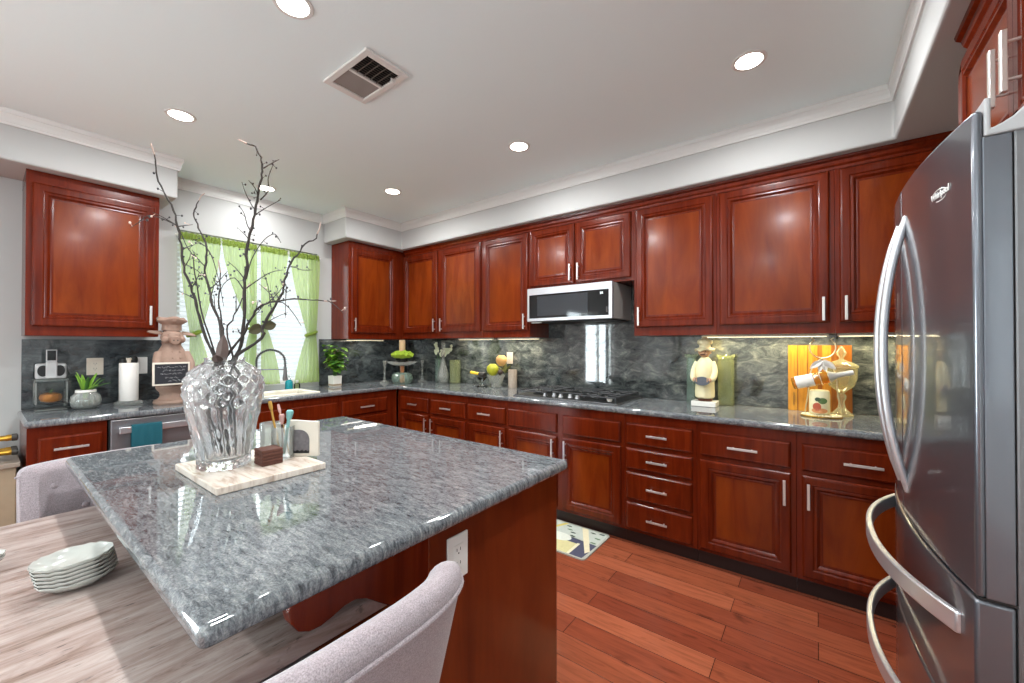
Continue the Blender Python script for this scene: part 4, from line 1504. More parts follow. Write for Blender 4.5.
SIDE = {
 'A': [[(-1.638, 0.383, 1.730), (-1.627, 0.404, 1.662), (-1.616, 0.419, 1.628), (-1.621, 0.424, 1.584), (-1.622, 0.432, 1.536), (-1.625, 0.439, 1.487), (-1.625, 0.45, 1.428), (-1.617, 0.467, 1.362), (-1.611, 0.488, 1.275)],
       [(-1.74, 0.29, 1.712), (-1.722, 0.305, 1.728), (-1.70, 0.325, 1.752), (-1.675, 0.352, 1.745), (-1.642, 0.38, 1.725)],
       [(-1.70, 0.44, 1.75), (-1.675, 0.41, 1.735), (-1.640, 0.384, 1.72)]],
 'B': [[(-1.60, 0.50, 1.47), (-1.63, 0.495, 1.56), (-1.67, 0.488, 1.64), (-1.712, 0.484, 1.68)],
       [(-1.73, 0.455, 1.55), (-1.72, 0.46, 1.575), (-1.706, 0.478, 1.59)],
       [(-1.66, 0.53, 1.60), (-1.675, 0.51, 1.565), (-1.685, 0.484, 1.53)]],
 'C': [[(-1.465, 0.60, 1.952), (-1.470, 0.595, 1.935), (-1.478, 0.588, 1.90), (-1.475, 0.588, 1.86), (-1.495, 0.571, 1.828)],
       [(-1.452, 0.612, 1.968), (-1.470, 0.597, 1.955), (-1.488, 0.577, 1.935)],
       [(-1.535, 0.53, 1.885), (-1.528, 0.538, 1.85), (-1.515, 0.552, 1.81), (-1.506, 0.563, 1.79)],
       [(-1.545, 0.53, 1.80), (-1.535, 0.538, 1.78), (-1.532, 0.545, 1.745), (-1.520, 0.553, 1.72)],
       [(-1.469, 0.626, 1.69), (-1.488, 0.615, 1.721), (-1.511, 0.596, 1.707), (-1.531, 0.578, 1.672), (-1.545, 0.561, 1.623), (-1.538, 0.546, 1.561)],
       [(-1.62, 0.49, 1.50), (-1.60, 0.50, 1.545), (-1.565, 0.52, 1.565), (-1.538, 0.54, 1.52)],
       [(-1.48, 0.64, 1.60), (-1.50, 0.60, 1.585), (-1.538, 0.545, 1.53)]],
 'D': [[(-1.40, 0.70, 1.60), (-1.43, 0.68, 1.60), (-1.455, 0.67, 1.61), (-1.480, 0.66, 1.615)],
       [(-1.42, 0.62, 1.43), (-1.44, 0.63, 1.50), (-1.46, 0.64, 1.54), (-1.484, 0.645, 1.555)],
       [(-1.55, 0.60, 1.60), (-1.53, 0.61, 1.545), (-1.51, 0.61, 1.48), (-1.500, 0.612, 1.455)]],
 'E': [[(-1.245, 0.725, 1.445), (-1.262, 0.708, 1.468), (-1.280, 0.69, 1.485)],
       [(-1.33, 0.63, 1.40), (-1.36, 0.62, 1.44), (-1.40, 0.603, 1.478), (-1.44, 0.575, 1.478)]],
 'F': [[(-1.64, 0.55, 1.52), (-1.625, 0.545, 1.49), (-1.610, 0.54, 1.455)]],
 'H': [[(-1.50, 0.44, 1.55), (-1.52, 0.455, 1.53), (-1.540, 0.470, 1.53)]],
}
TEXT = {'A': 'bare branch leaning furthest to the wall cabinet side of the vase, with pale tip',
        'B': 'crooked bare branch rising in front of the curtained window beside the leftmost one',
        'C': 'tallest bare forked branch in the crystal vase, reaching in front of the ceiling',
        'D': 'thick bare branch curving out towards the corner soffit from the vase',
        'E': 'low bare branch reaching sideways in front of the corner wall cabinet',
        'F': 'short thin bare twig standing just above the rim in the middle of the vase',
        'H': 'short upright bare twig with small buds in front of the other branches'}


def smooth_path(p, n=3):
    p = [Vector(q) for q in p]
    out = []
    for i in range(len(p) - 1):
        a, b, c, d = p[max(0, i - 1)], p[i], p[i + 1], p[min(len(p) - 1, i + 2)]
        for k in range(n):
            t = k / n
            out.append(0.5 * ((2 * b) + (c - a) * t + (2 * a - 5 * b + 4 * c - d) * t * t + (3 * b - a - 3 * c + d) * t ** 3))
    return out + [p[-1]]


rnd = random.Random(3)
for kx, pts in BR.items():
    pts = [(VX + (p[0] + 1.592) * q, VY + (p[1] - 0.505) * q, p[2]) if p[2] < 1.293 else p for p in pts for q in ((0.85,) if p[2] > 1.2 else (0.72,))]
    pts = pts[::-1]
    sp = smooth_path(pts)
    n = len(sp)
    for i in range(n):
        if sp[i].z > 1.34:
            sp[i] = sp[i] + Vector((rnd.uniform(-1, 1), rnd.uniform(-1, 1), rnd.uniform(-1, 1))) * 0.0022
    r0 = {'C': 0.0062, 'D': 0.0060, 'A': 0.0052, 'B': 0.0052, 'E': 0.0050}.get(kx, 0.0042)
    rad = [r0 * (1 - 0.68 * (i / (n - 1)) ** 1.3) * (1 + 0.2 * math.sin(i * 2.1) * math.sin(i * 0.7)) for i in range(n)]
    t = thing('bare_branch', TEXT[kx], 'branch', pts[0], 'branches in the crystal vase')
    obj('stem', tube(N(), sp, rad, 7), M['bark'], t, smooth=True)
    obj('tip', tube(N(), sp[-3:] + [sp[-1] + (sp[-1] - sp[-2]) * 0.6], [rad[-3] + 0.0004] * 3 + [0.0006], 7), M['bark_tip'], t, smooth=True)
    budspots = []
    extra = []
    for q in range(5 if kx in 'ABCDE' else 0):
        i0 = int(n * (0.36 + 0.36 * (q + 0.3 * rnd.random()) / 5))
        a0 = rnd.uniform(0, 2 * PI)
        d0 = Vector((math.cos(a0), math.sin(a0), rnd.uniform(0.5, 1.3))).normalized()
        l0 = rnd.uniform(0.035, 0.085)
        p0 = sp[i0]
        d1 = Vector((rnd.uniform(-1, 1), rnd.uniform(-1, 1), rnd.uniform(-0.5, 0.6))) * 0.35
        extra.append([p0 + d0 * l0 + d1 * l0, p0 + d0 * l0 * 0.6 + d1 * l0 * 0.25, p0 + d0 * l0 * 0.25, p0])
    for q in SIDE[kx] + extra:
        s2 = smooth_path(q[::-1])
        m_ = len(s2)
        ro = 0.0032 if len(q) > 6 else 0.0021
        obj('twig', tube(N(), s2, [ro * (1 - 0.6 * i / (m_ - 1)) for i in range(m_)], 6), M['bark'], t, smooth=True)
        for i in range(2, m_, 3):
            budspots.append((s2[i], i > m_ - 4))
    for i in range(int(n * 0.45), n - 4, 4):
        budspots.append((sp[i], False))
    for (p, tipb) in budspots:
        d = Vector((rnd.uniform(-1, 1), rnd.uniform(-1, 1), rnd.uniform(-0.6, 1))).normalized()
        bm = N()
        q = p + d * 0.016
        tube(bm, [p, p + d * 0.012], 0.0008, 5)
        rr = rnd.uniform(0.0020, 0.0036)
        ball(bm, q, rr, (1, 1, 1.25), 8)
        obj('bud', bm, M['bud_pale'] if tipb and kx in 'AE' else M['bud'], t, smooth=True)
t = thing('dried_leaf', 'large pointed brown dried leaf rising from the mouth of the crystal vase', 'leaf', (VX, VY, TZ + 0.33))
bm = N()
leaf(bm, (VX + 0.026, VY - 0.026, TZ + 0.335), (0.30, 0.05, 1), 0.10, 0.042, -0.05, up=Vector((-0.6, 0.8, 0)))
leaf(bm, (VX + 0.026, VY - 0.026, TZ + 0.335), (0.9, -0.4, 0.75), 0.07, 0.03, 0.1)
o = obj('blade', bm, plain('dried_leaf', '#5d4c46', 0.7, noise=0.2, nscale=50), t)
sm = o.modifiers.new('thick', 'SOLIDIFY')
sm.thickness = 0.002


def tumbler(name, label, cat, x, y, z, r, h, m, wall=0.003, taper=0.95, group=None, n=32):
    o = obj(name, lathe(N(), [(0, 0.0005), (r * taper, 0.0005), (r, h), (r - wall, h), (r * taper - wall, 0.008), (0, 0.008)], n, (x, y, z)), m, smooth=True)
    return tag(o, label, cat, group)


gx, gy = -1.530, 0.662
tumbler('glass_tumbler', 'clear glass tumbler of little brushes at the end of the island tray', 'glass', gx, gy, TZ, 0.038, 0.112, M['pressed_white'])


def picker(name, label, cat, base, tip, r, m, head=None, headm=None):
    t = thing(name, label, cat, base, 'sticks standing in the glass tumbler')
    obj('handle', tube(N(), [base, (Vector(base) + Vector(tip)) / 2, tip], [r * 0.8, r, r], 8), m, t, smooth=True)
    if head:
        d = (Vector(tip) - Vector(base)).normalized()
        obj('head', tube(N(), [Vector(tip), Vector(tip) + d * 0.012, Vector(tip) + d * 0.03, Vector(tip) + d * 0.036], [r, r * 1.8, r * head, r * head * 0.8], 10), headm or m, t, smooth=True)


picker('party_pick', 'ochre yellow stick leaning in the glass tumbler', 'stick', (gx + 0.010, gy - 0.012, TZ + 0.012), (gx - 0.040, gy - 0.022, TZ + 0.165), 0.0035, M['ochre'], 1.8)
picker('party_pick', 'second thinner ochre stick crossing behind the first one in the tumbler', 'stick', (gx + 0.012, gy + 0.016, TZ + 0.012), (gx - 0.046, gy + 0.010, TZ + 0.150), 0.0028, M['ochre'], 1.6, M['pink'])
picker('party_pick', 'aqua stick with a flared top in the glass tumbler', 'stick', (gx + 0.006, gy - 0.000, TZ + 0.012), (gx + 0.030, gy + 0.006, TZ + 0.135), 0.0055, M['aqua'], 2.2)
picker('party_pick', 'dark red stick with a pink knob in the glass tumbler', 'stick', (gx - 0.006, gy + 0.002, TZ + 0.012), (gx - 0.004, gy - 0.002, TZ + 0.118), 0.004, M['brick_brown'], 2.4, M['pink'])
hx, hy = -1.540, 0.600
t = thing('coaster_stack', 'small brown square coasters stacked beside the crystal vase', 'coaster holder', (-1.49, 0.592, TZ))
for k in range(5):
    obj('coaster', box(N(), -1.527 + 0.002 * (k % 2), -1.459 + 0.002 * (k % 2), 0.567, 0.632, TZ + 0.0005 + 0.0105 * k, TZ + 0.010 + 0.0105 * k), M['brick_brown'], t, bevel=0.002)
tumbler('glass_tumbler', 'squat clear glass jar half hidden behind the crystal vase and coasters', 'glass', -1.612, 0.655, TZ, 0.036, 0.115, M['pressed_white'])
# napkin holder: arched dark picture in a marble slab
t = thing('napkin_holder', 'white marble upright slab with a dark arched picture, at the end of the tray', 'napkin holder', (-1.545, 0.725, TZ))


def tilt(px, pz, d):
    """plane facing the vase side, turned a little"""
    u = Vector((0.80, 0.60, 0))
    nn = Vector((0.60, -0.80, 0))
    return Vector((-1.484, 0.712, TZ)) + u * px + nn * d + Vector((0, 0, pz))


def ext(poly, d0, d1):
    bm = N()
    a = [bm.verts.new(tilt(p[0], p[1], d0)) for p in poly]
    b = [bm.verts.new(tilt(p[0], p[1], d1)) for p in poly]
    bm.faces.new(a)
    bm.faces.new(b)
    for i in range(len(poly)):
        bm.faces.new((a[i], a[(i + 1) % len(poly)], b[(i + 1) % len(poly)], b[i]))
    return bm


obj('slab', ext([(-0.050, 0.0005), (0.054, 0.0005), (0.054, 0.125), (-0.050, 0.131)], -0.012, 0.0), M['cream_stone'], t, bevel=0.002)
arch = [(-0.050, 0.012), (0.022, 0.012), (0.022, 0.060)] + [(-0.014 + 0.036 * math.cos(a), 0.060 + 0.036 * math.sin(a)) for a in [PI / 2 * k / 6 for k in range(1, 7)]] + [(-0.050, 0.096)]
obj('picture', ext(arch, 0.0002, 0.0022), plain('arch_print', '#6b6668', 0.5, noise=0.5, nscale=90), t)
obj('fence', ext([(-0.050, 0.012), (0.022, 0.012), (0.022, 0.022), (0.016, 0.018), (0.010, 0.024), (0.004, 0.018), (-0.004, 0.024), (-0.012, 0.018), (-0.02, 0.024), (-0.028, 0.018), (-0.036, 0.024), (-0.050, 0.02)], 0.0023, 0.004), M['black'], t)

# glass dishes on the dining table
def dish(label, x, y, z, L_, W_, rz, tx=0, group='oval glass dishes stacked on the dining table'):
    bm = N()
    n = 40
    rows = []
    for s, h in ((0.0, 0.004), (0.45, 0.004), (0.75, 0.010), (0.95, 0.021), (1.0, 0.025), (1.0, 0.021), (0.95, 0.017), (0.75, 0.006), (0.45, 0.0), (0.0, 0.0)):
        if s == 0:
            rows.append([bm.verts.new((0, 0, h))])
            continue
        r = []
        for k in range(n):
            a = 2 * PI * k / n
            px = L_ / 2 * s * math.cos(a)
            py = W_ / 2 * s * math.sin(a)
            rb = 0.0012 * math.cos(py / W_ * 62) * s
            r.append(bm.verts.new((px * (1 + 0.008 * math.cos(a * 20)), py, h + rb)))
        rows.append(r)
    for a, b in zip(rows, rows[1:]):
        for k in range(n):
            j = (k + 1) % n
            if len(a) == 1:
                bm.faces.new((a[0], b[k], b[j]))
            elif len(b) == 1:
                bm.faces.new((a[k], a[j], b[0]))
            else:
                bm.faces.new((a[k], a[j], b[j], b[k]))
    o = obj('glass_dish', bm, M['milk_glass'], smooth=True)
    o.location = (x, y, z)
    o.rotation_euler = (tx, 0, rz)
    return tag(o, label, 'dish', group)


for k in range(6):
    dish(('uppermost ribbed oval glass dish of the stack on the travertine table' if k == 5 else
          'ribbed oval glass dish at the bottom of the stack on the travertine table' if k == 0 else
          'ribbed oval glass dish in the middle of the stack on the travertine table'),
         -1.428 + 0.001 * k, 0.150 - 0.002 * k, 0.7635 + 0.0095 * k, 0.140, 0.120, math.radians(97), 0.0)
for k in range(2):
    dish('ribbed oval glass dish at the very edge of the picture on the travertine table', -1.70, -0.045, 0.7635 + 0.0095 * k, 0.185, 0.105, math.radians(97), group='glass dishes at the picture edge')

# ------------------------------------------------------------------ things on the window-wall worktop
GX, GY = -3.995, 0.288
t = thing('glass_cube_vase', 'thick square glass vase holding a small pumpkin, at the free end of the worktop', 'vase', (GX, GY, CT))
bm = N()
o_, i_ = 0.070, 0.060
rows = []
for r, z in ((0.062, 0.001), (0.066, 0.012), (o_, 0.045), (o_ - 0.004, 0.178), (o_ + 0.004, 0.190), (o_ + 0.004, 0.202), (i_, 0.202), (i_ - 0.004, 0.180), (i_ - 0.004, 0.055), (0.05, 0.046)):
    rows.append([bm.verts.new((GX + a * r, GY + b * r, CT + z)) for a, b in ((-1, -1), (1, -1), (1, 1), (-1, 1))])
for a, b in zip(rows, rows[1:]):
    for k in range(4):
        bm.faces.new((a[k], a[(k + 1) % 4], b[(k + 1) % 4], b[k]))
bm.faces.new(rows[0])
bm.faces.new(rows[-1])
obj('body', bm, thin_glass('thick_glass', (0.90, 0.93, 0.93), 1.0), t, bevel=0.004)
bm = N()
for a_, b_4 in ((-1, -1), (1, -1), (1, 1), (-1, 1)):
    tube(bm, [(GX + a_ * 0.067, GY + b_4 * 0.067, CT + 0.045), (GX + a_ * 0.066, GY + b_4 * 0.066, CT + 0.19)], 0.0045, 8)
obj('corner_edge', bm, M['pressed_white'], t, smooth=True)
bm = N()
box(bm, GX - 0.068, GX + 0.068, GY - 0.068, GY + 0.068, CT + 0.004, CT + 0.010)
for sg in (-1, 1):
    box(bm, GX - 0.072, GX + 0.072, GY + sg * 0.068 - 0.005, GY + sg * 0.068 + 0.005, CT + 0.190, CT + 0.2022)
    box(bm, GX + sg * 0.068 - 0.005, GX + sg * 0.068 + 0.005, GY - 0.063, GY + 0.063, CT + 0.190, CT + 0.2022)
obj('rim', bm, M['pressed_white'], t)
t = thing('pumpkin', 'small shiny orange pumpkin inside the square glass vase', 'pumpkin', (GX, GY, CT + 0.048))
obj('flesh', lathe(N(), [(0, 0.008), (0.018, 0.001), (0.040, 0.010), (0.048, 0.032), (0.042, 0.055), (0.02, 0.063), (0, 0.056)], 40, (0, 0, 0),
    fn=lambda th, r, z: (r * (1 + 0.08 * abs(math.cos(th * 4.5))), z)), M['pumpkin'], t, smooth=True, local=True)
obj('stem', tube(N(), [(0, 0, 0.056), (0.004, 0, 0.072), (0.012, 0.006, 0.084)], [0.007, 0.005, 0.004], 7), M['leaf_dark'], t, smooth=True, local=True)
DZ_ = CT + 0.2035
t = thing('speaker_dock', 'silver speaker dock with two oval black speakers, on top of the glass cube', 'speaker', (GX, GY, DZ_))
obj('body', box(N(), GX - 0.035, GX + 0.035, GY - 0.067, GY + 0.067, DZ_, DZ_ + 0.100), M['grey_plastic'], t, bevel=0.012, seg=3)
for s in (-1, 1):
    obj('speaker_grille', prism(N(), [(GY + s * 0.036 + 0.024 * math.cos(a), DZ_ + 0.053 + 0.036 * math.sin(a)) for a in [2 * PI * k / 24 for k in range(24)]], GX + 0.035, GX + 0.038, 'x'), M['black'], t)
obj('cradle', box(N(), GX + 0.030, GX + 0.047, GY - 0.025, GY + 0.025, DZ_ + 0.004, DZ_ + 0.112), M['grey_plastic'], t, bevel=0.005, seg=3)
t = thing('music_player', 'small handheld music player standing in the speaker dock', 'music player', (GX + 0.038, GY, DZ_ + 0.1125))
obj('case', box(N(), GX + 0.033, GX + 0.043, GY - 0.024, GY + 0.024, DZ_ + 0.1125, DZ_ + 0.190), M['grey_plastic'], t, bevel=0.003)
obj('screen', box(N(), GX + 0.0432, GX + 0.0440, GY - 0.019, GY + 0.019, DZ_ + 0.120, DZ_ + 0.184), M['black_gloss'], t)

PX, PY = -3.875, 0.434
t = thing('glass_planter', 'squat ribbed glass pot holding a spiky green succulent', 'planter', (PX, PY, CT))
obj('bowl', lathe(N(), [(0, 0.0008), (0.045, 0.0008), (0.064, 0.018), (0.072, 0.050), (0.067, 0.086), (0.048, 0.108), (0.043, 0.124), (0.040, 0.124), (0.044, 0.104), (0.062, 0.082), (0.067, 0.050), (0.058, 0.022), (0.04, 0.008), (0, 0.008)], 72,
    (0, 0, 0), fn=lambda th, r, z: (r * (1 + (0.035 * math.cos(th * 18) if 0.01 < z < 0.11 else 0)), z)), M['pressed_white'], t, smooth=True, local=True)
obj('rim_band', lathe(N(), [(0.045, 0.110), (0.051, 0.112), (0.049, 0.127), (0.045, 0.127)], 32, closed=False), M['white_ceramic'], t, smooth=True, local=True)
obj('pebbles', lathe(N(), [(0, 0.009), (0.036, 0.010), (0.053, 0.026), (0.061, 0.050), (0.054, 0.060), (0, 0.064)], 24, fn=lambda th, r, z: (r * (1 + 0.03 * math.sin(th * 11 + z * 300)), z)), plain('pebble', '#58583f', 0.5, noise=0.5, nscale=70), t, local=True)
t = thing('succulent', 'spiky green succulent growing out of the ribbed glass pot', 'plant', (PX, PY, CT + 0.066))
rr = random.Random(5)
for k in range(13):
    a = 2.4 * k
    el = 0.35 + 0.8 * rr.random()
    d = Vector((math.cos(a) * math.cos(el), math.sin(a) * math.cos(el), math.sin(el) + 0.3))
    if d.y < -0.2:
        d = Vector((d.x, d.y * 0.5, d.z + 0.4))
    bm = N()
    leaf(bm, (0.008 * math.cos(a), 0.008 * math.sin(a), 0.002), (d.x * 0.25, d.y * 0.25, 1), 0.062, 0.02, 0.0, n=3, shape=lambda t_: 0.8)
    leaf(bm, (0.008 * math.cos(a) + d.x * 0.015, 0.008 * math.sin(a) + d.y * 0.015, 0.055), d, rr.uniform(0.11, 0.17), 0.026, 0.22, n=7, shape=lambda t_: (1 - t_) ** 0.6 * (0.75 + 0.5 * t_))
    o = obj('leaf', bm, M['leaf'] if k % 3 else M['leaf_dark'], t, local=True, smooth=True)
    sm = o.modifiers.new('thick', 'SOLIDIFY')
    sm.thickness = 0.003

TX, TY = -3.915, 0.650
t = thing('paper_towel_holder', 'clear glass base and pale post holding the paper towel roll', 'paper towel holder', (TX, TY, CT))
obj('base', lathe(N(), [(0, 0.0008), (0.072, 0.0008), (0.078, 0.010), (0.072, 0.022), (0.06, 0.026), (0, 0.026)], 40, fn=lambda th, r, z: (r * (1 + 0.025 * math.cos(th * 16)), z)), M['pressed_white'], t, smooth=True, local=True)
obj('post', lathe(N(), [(0, 0.0265), (0.012, 0.0265), (0.012, 0.314), (0.016, 0.316), (0.016, 0.330), (0, 0.332)], 16), M['beige_plastic'], t, smooth=True, local=True)
tag(obj('paper_towel_roll', lathe(N(), [(0.019, 0.028), (0.050, 0.028), (0.052, 0.031), (0.052, 0.292), (0.050, 0.295), (0.019, 0.295), (0.019, 0.028)], 40, (TX, TY, CT), closed=False), M['paper'], smooth=True),
    'white paper towel roll standing under the single wall cabinet', 'paper towels')
for k, (y, h, l) in enumerate(((0.700, 0.345, 'taller black pepper mill peeking out behind the paper towel roll'), (0.640, 0.335, 'shorter black pepper mill behind the paper towel roll'))):
    tag(obj('pepper_mill', lathe(N(), [(0, 0.0008), (0.026, 0.0008), (0.028, 0.02), (0.02, 0.06), (0.019, 0.20), (0.026, 0.25), (0.019, 0.27), (0.017, h - 0.06), (0.022, h - 0.035), (0.018, h - 0.01), (0, h)], 20, (-4.045, y, CT)), M['black'], smooth=True),
        l, 'pepper mill')

# terracotta pig in a chef's hat, holding a chalkboard
QX, QY = -3.755, 0.852
t = thing('pig_chef_statue', 'terracotta pig chef statue with a chalkboard, standing beside the window', 'statue', (QX, QY, CT))
obj('pedestal', lathe(N(), [(0, 0.0008), (0.100, 0.0008), (0.104, 0.012), (0.098, 0.028), (0.074, 0.040), (0.064, 0.060), (0.068, 0.085), (0.082, 0.100), (0.090, 0.118), (0.086, 0.130), (0, 0.130)], 36), M['terracotta'], t, smooth=True, local=True)
bm = N()
lathe(bm, [(0, 0.128), (0.078, 0.130), (0.098, 0.18), (0.108, 0.24), (0.104, 0.30), (0.086, 0.36), (0.066, 0.40), (0.054, 0.425), (0.058, 0.445), (0, 0.46)], 36, (0, 0, 0))
for k in range(5):
    a = -0.2 + 0.0 * k
    ball(bm, (0.094 - 0.004 * abs(k - 2) - (0.014 if k == 4 else 0), -0.012, 0.19 + 0.046 * k), 0.009, n=8)
    ball(bm, (0.094 - 0.004 * abs(k - 2) - (0.014 if k == 4 else 0), 0.030, 0.19 + 0.046 * k), 0.009, n=8)
obj('body', bm, M['terracotta'], t, smooth=True, local=True)
for s in (-1, 1):
    obj('arm', tube(N(), smooth_path([(0.02, s * 0.070, 0.36), (0.065, s * 0.092, 0.29), (0.105, s * 0.085, 0.235), (0.125, s * 0.070, 0.215)]), [0.034, 0.033, 0.031, 0.029, 0.027, 0.025, 0.024, 0.022, 0.020, 0.018], 12), M['terracotta'], t, smooth=True, local=True)
bm = N()
ball(bm, (0.012, 0, 0.478), 0.066, (1, 1.02, 0.92), 20)
tube(bm, [(0.055, 0, 0.462), (0.092, 0, 0.456), (0.100, 0, 0.455)], [0.034, 0.030, 0.028], 16)
for s in (-1, 1):
    ball(bm, (0.062, s * 0.030, 0.497), 0.0085, n=8)
    ball(bm, (0.048, s * 0.044, 0.462), 0.026, n=10)
obj('head', bm, M['terracotta'], t, smooth=True, local=True)
for s in (-1, 1):
    obj('nostril', tube(N(), [(0.099, s * 0.011, 0.456), (0.1015, s * 0.011, 0.456)], 0.0045, 8), M['slot'], t, local=True)
    bm = N()
    leaf(bm, (0.005, s * 0.055, 0.508), (0.18, s, -0.02 if s < 0 else -0.12), 0.088, 0.050, -0.12 if s < 0 else 0.1, n=7, up=Vector((0.6, 0, 1)), shape=lambda q: (1 - q) ** 0.45 * (0.8 + 0.4 * q))
    o = obj('ear', bm, M['terracotta'], t, local=True, smooth=True)
    sm = o.modifiers.new('thick', 'SOLIDIFY')
    sm.thickness = 0.009
    sm.offset = 0
obj('hat', lathe(N(), [(0, 0.530), (0.058, 0.528), (0.056, 0.570), (0.066, 0.578), (0.084, 0.592), (0.088, 0.606), (0.078, 0.620), (0.045, 0.616), (0, 0.622)], 48,
    fn=lambda th, r, z: (r * (1 + (0.07 * math.cos(th * 6 + 0.6) if z > 0.575 else 0)), z + (0.008 * math.cos(th * 3) if z > 0.6 else 0))), M['terracotta'], t, smooth=True, local=True)
cb = obj('chalkboard', box(N(), 0.134, 0.144, -0.135, 0.072, 0.142, 0.302), M['cream_stone'], t, local=True, bevel=0.003)
obj('slate', box(N(), 0.1442, 0.1455, -0.123, 0.060, 0.154, 0.290), M['slate'], cb, local=True)
bm = N()
rr = random.Random(11)
for row, (z, y0, y1) in enumerate(((0.268, -0.110, 0.046), (0.246, -0.080, 0.035), (0.222, -0.092, 0.026), (0.196, -0.065, 0.002), (0.174, -0.050, 0.020))):
    y = y0
    while y < y1:
        l = rr.uniform(0.012, 0.026)
        p = []
        for k in range(6):
            p.append((0.1460, y + l * k / 5, z + rr.uniform(-0.007, 0.007)))
        tube(bm, p, 0.0009, 4)
        y += l + 0.006
obj('chalk_scrawl', bm, M['chalk'], cb, local=True)
t = thing('teal_box', 'teal box with a pale tab on the worktop between the pig statue and the vase', 'box', (-3.87, 1.065, CT))
obj('box_body', box(N(), -3.93, -3.81, 1.005, 1.125, CT + 0.0008, CT + 0.245), M['teal'], t, bevel=0.004)
obj('paper_tab', box(N(), -3.8095, -3.803, 1.075, 1.120, CT + 0.185, CT + 0.235), M['paper'], t, bevel=0.002)

# soap bottles at the sink
t = thing('soap_bottle', 'small bottle of teal dish soap behind the sink', 'bottle', (-3.985, 1.775, CT))
obj('bottle', lathe(N(), [(0, 0.0008), (0.032, 0.0008), (0.034, 0.006), (0.033, 0.075), (0.022, 0.09), (0.012, 0.096), (0, 0.096)], 24), M['teal_soap'], t, smooth=True, local=True)
obj('pump', lathe(N(), [(0, 0.0965), (0.014, 0.0965), (0.014, 0.108), (0.005, 0.110), (0.005, 0.130), (0.012, 0.132), (0.012, 0.140), (0, 0.141)], 16), M['clear'], t, smooth=True, local=True)
obj('spout', tube(N(), [(0, 0, 0.136), (0.035, 0, 0.134)], 0.004, 8), M['white_plastic'], t, local=True)
t = thing('soap_bottle', 'clear soap bottle with a nickel cap next to the teal one', 'bottle', (-3.985, 1.850, CT))
obj('bottle', lathe(N(), [(0, 0.0008), (0.026, 0.0008), (0.028, 0.006), (0.026, 0.050), (0.016, 0.060), (0, 0.060)], 24), M['lime_glass'], t, smooth=True, local=True)
obj('cap', lathe(N(), [(0, 0.0605), (0.014, 0.0605), (0.013, 0.085), (0, 0.086)], 16), M['nickel'], t, smooth=True, local=True)

# potted plant in the corner of the window
LXp, LYp = -3.90, 2.185
t = thing('plant_pot', 'square white ceramic pot of the leafy plant right of the window', 'pot', (LXp, LYp, CT))
bm = N()
rows = []
for r, z in ((0.040, 0.001), (0.044, 0.004), (0.048, 0.108), (0.048, 0.112), (0.042, 0.112), (0.040, 0.095)):
    rows.append([bm.verts.new((a * r, b * r, z)) for a, b in ((-1, -1), (1, -1), (1, 1), (-1, 1))])
for a, b in zip(rows, rows[1:]):
    for k in range(4):
        bm.faces.new((a[k], a[(k + 1) % 4], b[(k + 1) % 4], b[k]))
bm.faces.new(rows[0])
bm.faces.new(rows[-1])
obj('pot_wall', bm, M['white_ceramic'], t, local=True, bevel=0.004)
obj('band', box(N(), -0.0462, 0.0462, -0.0462, 0.0462, 0.012, 0.030), M['tan'], t, local=True)
t = thing('potted_plant', 'bushy plant of round bright green leaves in the square white pot', 'plant', (LXp, LYp, CT + 0.098))
rr = random.Random(8)
for k in range(15):
    a = k * 2.4 + rr.uniform(-0.3, 0.3)
    h = 0.14 + 0.19 * ((k * 7) % 15) / 15
    rad = rr.uniform(0.03, 0.10)
    tip = Vector((rad * math.cos(a), rad * math.sin(a), h))
    mid = Vector((tip.x * 0.35, tip.y * 0.35, h * 0.55))
    st = obj('stem', tube(N(), [(0.012 * math.cos(a), 0.012 * math.sin(a), 0.0), mid, tip], [0.0028, 0.0024, 0.0016], 6), M['leaf_dark'], t, smooth=True, local=True)
    for q in range(6):
        b_ = Vector((0, 0, 0)).lerp(tip, 0.55 + 0.09 * q)
        b_ = mid.lerp(tip, q / 5)
        aa = a + q * 2.2
        d = Vector((math.cos(aa), math.sin(aa), rr.uniform(0.0, 0.6)))
        bm = N()
        leaf(bm, b_, d, rr.uniform(0.080, 0.110), rr.uniform(0.062, 0.085), 0.45, n=5, fold=0.2, shape=lambda q_: math.sin(PI * (0.06 + 0.94 * q_) ** 0.8) ** 0.7)
        o = obj('leaf', bm, M['leaf'] if (k + q) % 4 else M['leaf_dark'], t, local=True, smooth=True)

# ------------------------------------------------------------------ corner group
def lathe_thing(name, label, cat, x, y, prof, m, n=28, group=None, fn=None, z=CT):
    return tag(obj(name, lathe(N(), prof, n, (x, y, z), fn=fn), m, smooth=True), label, cat, group)


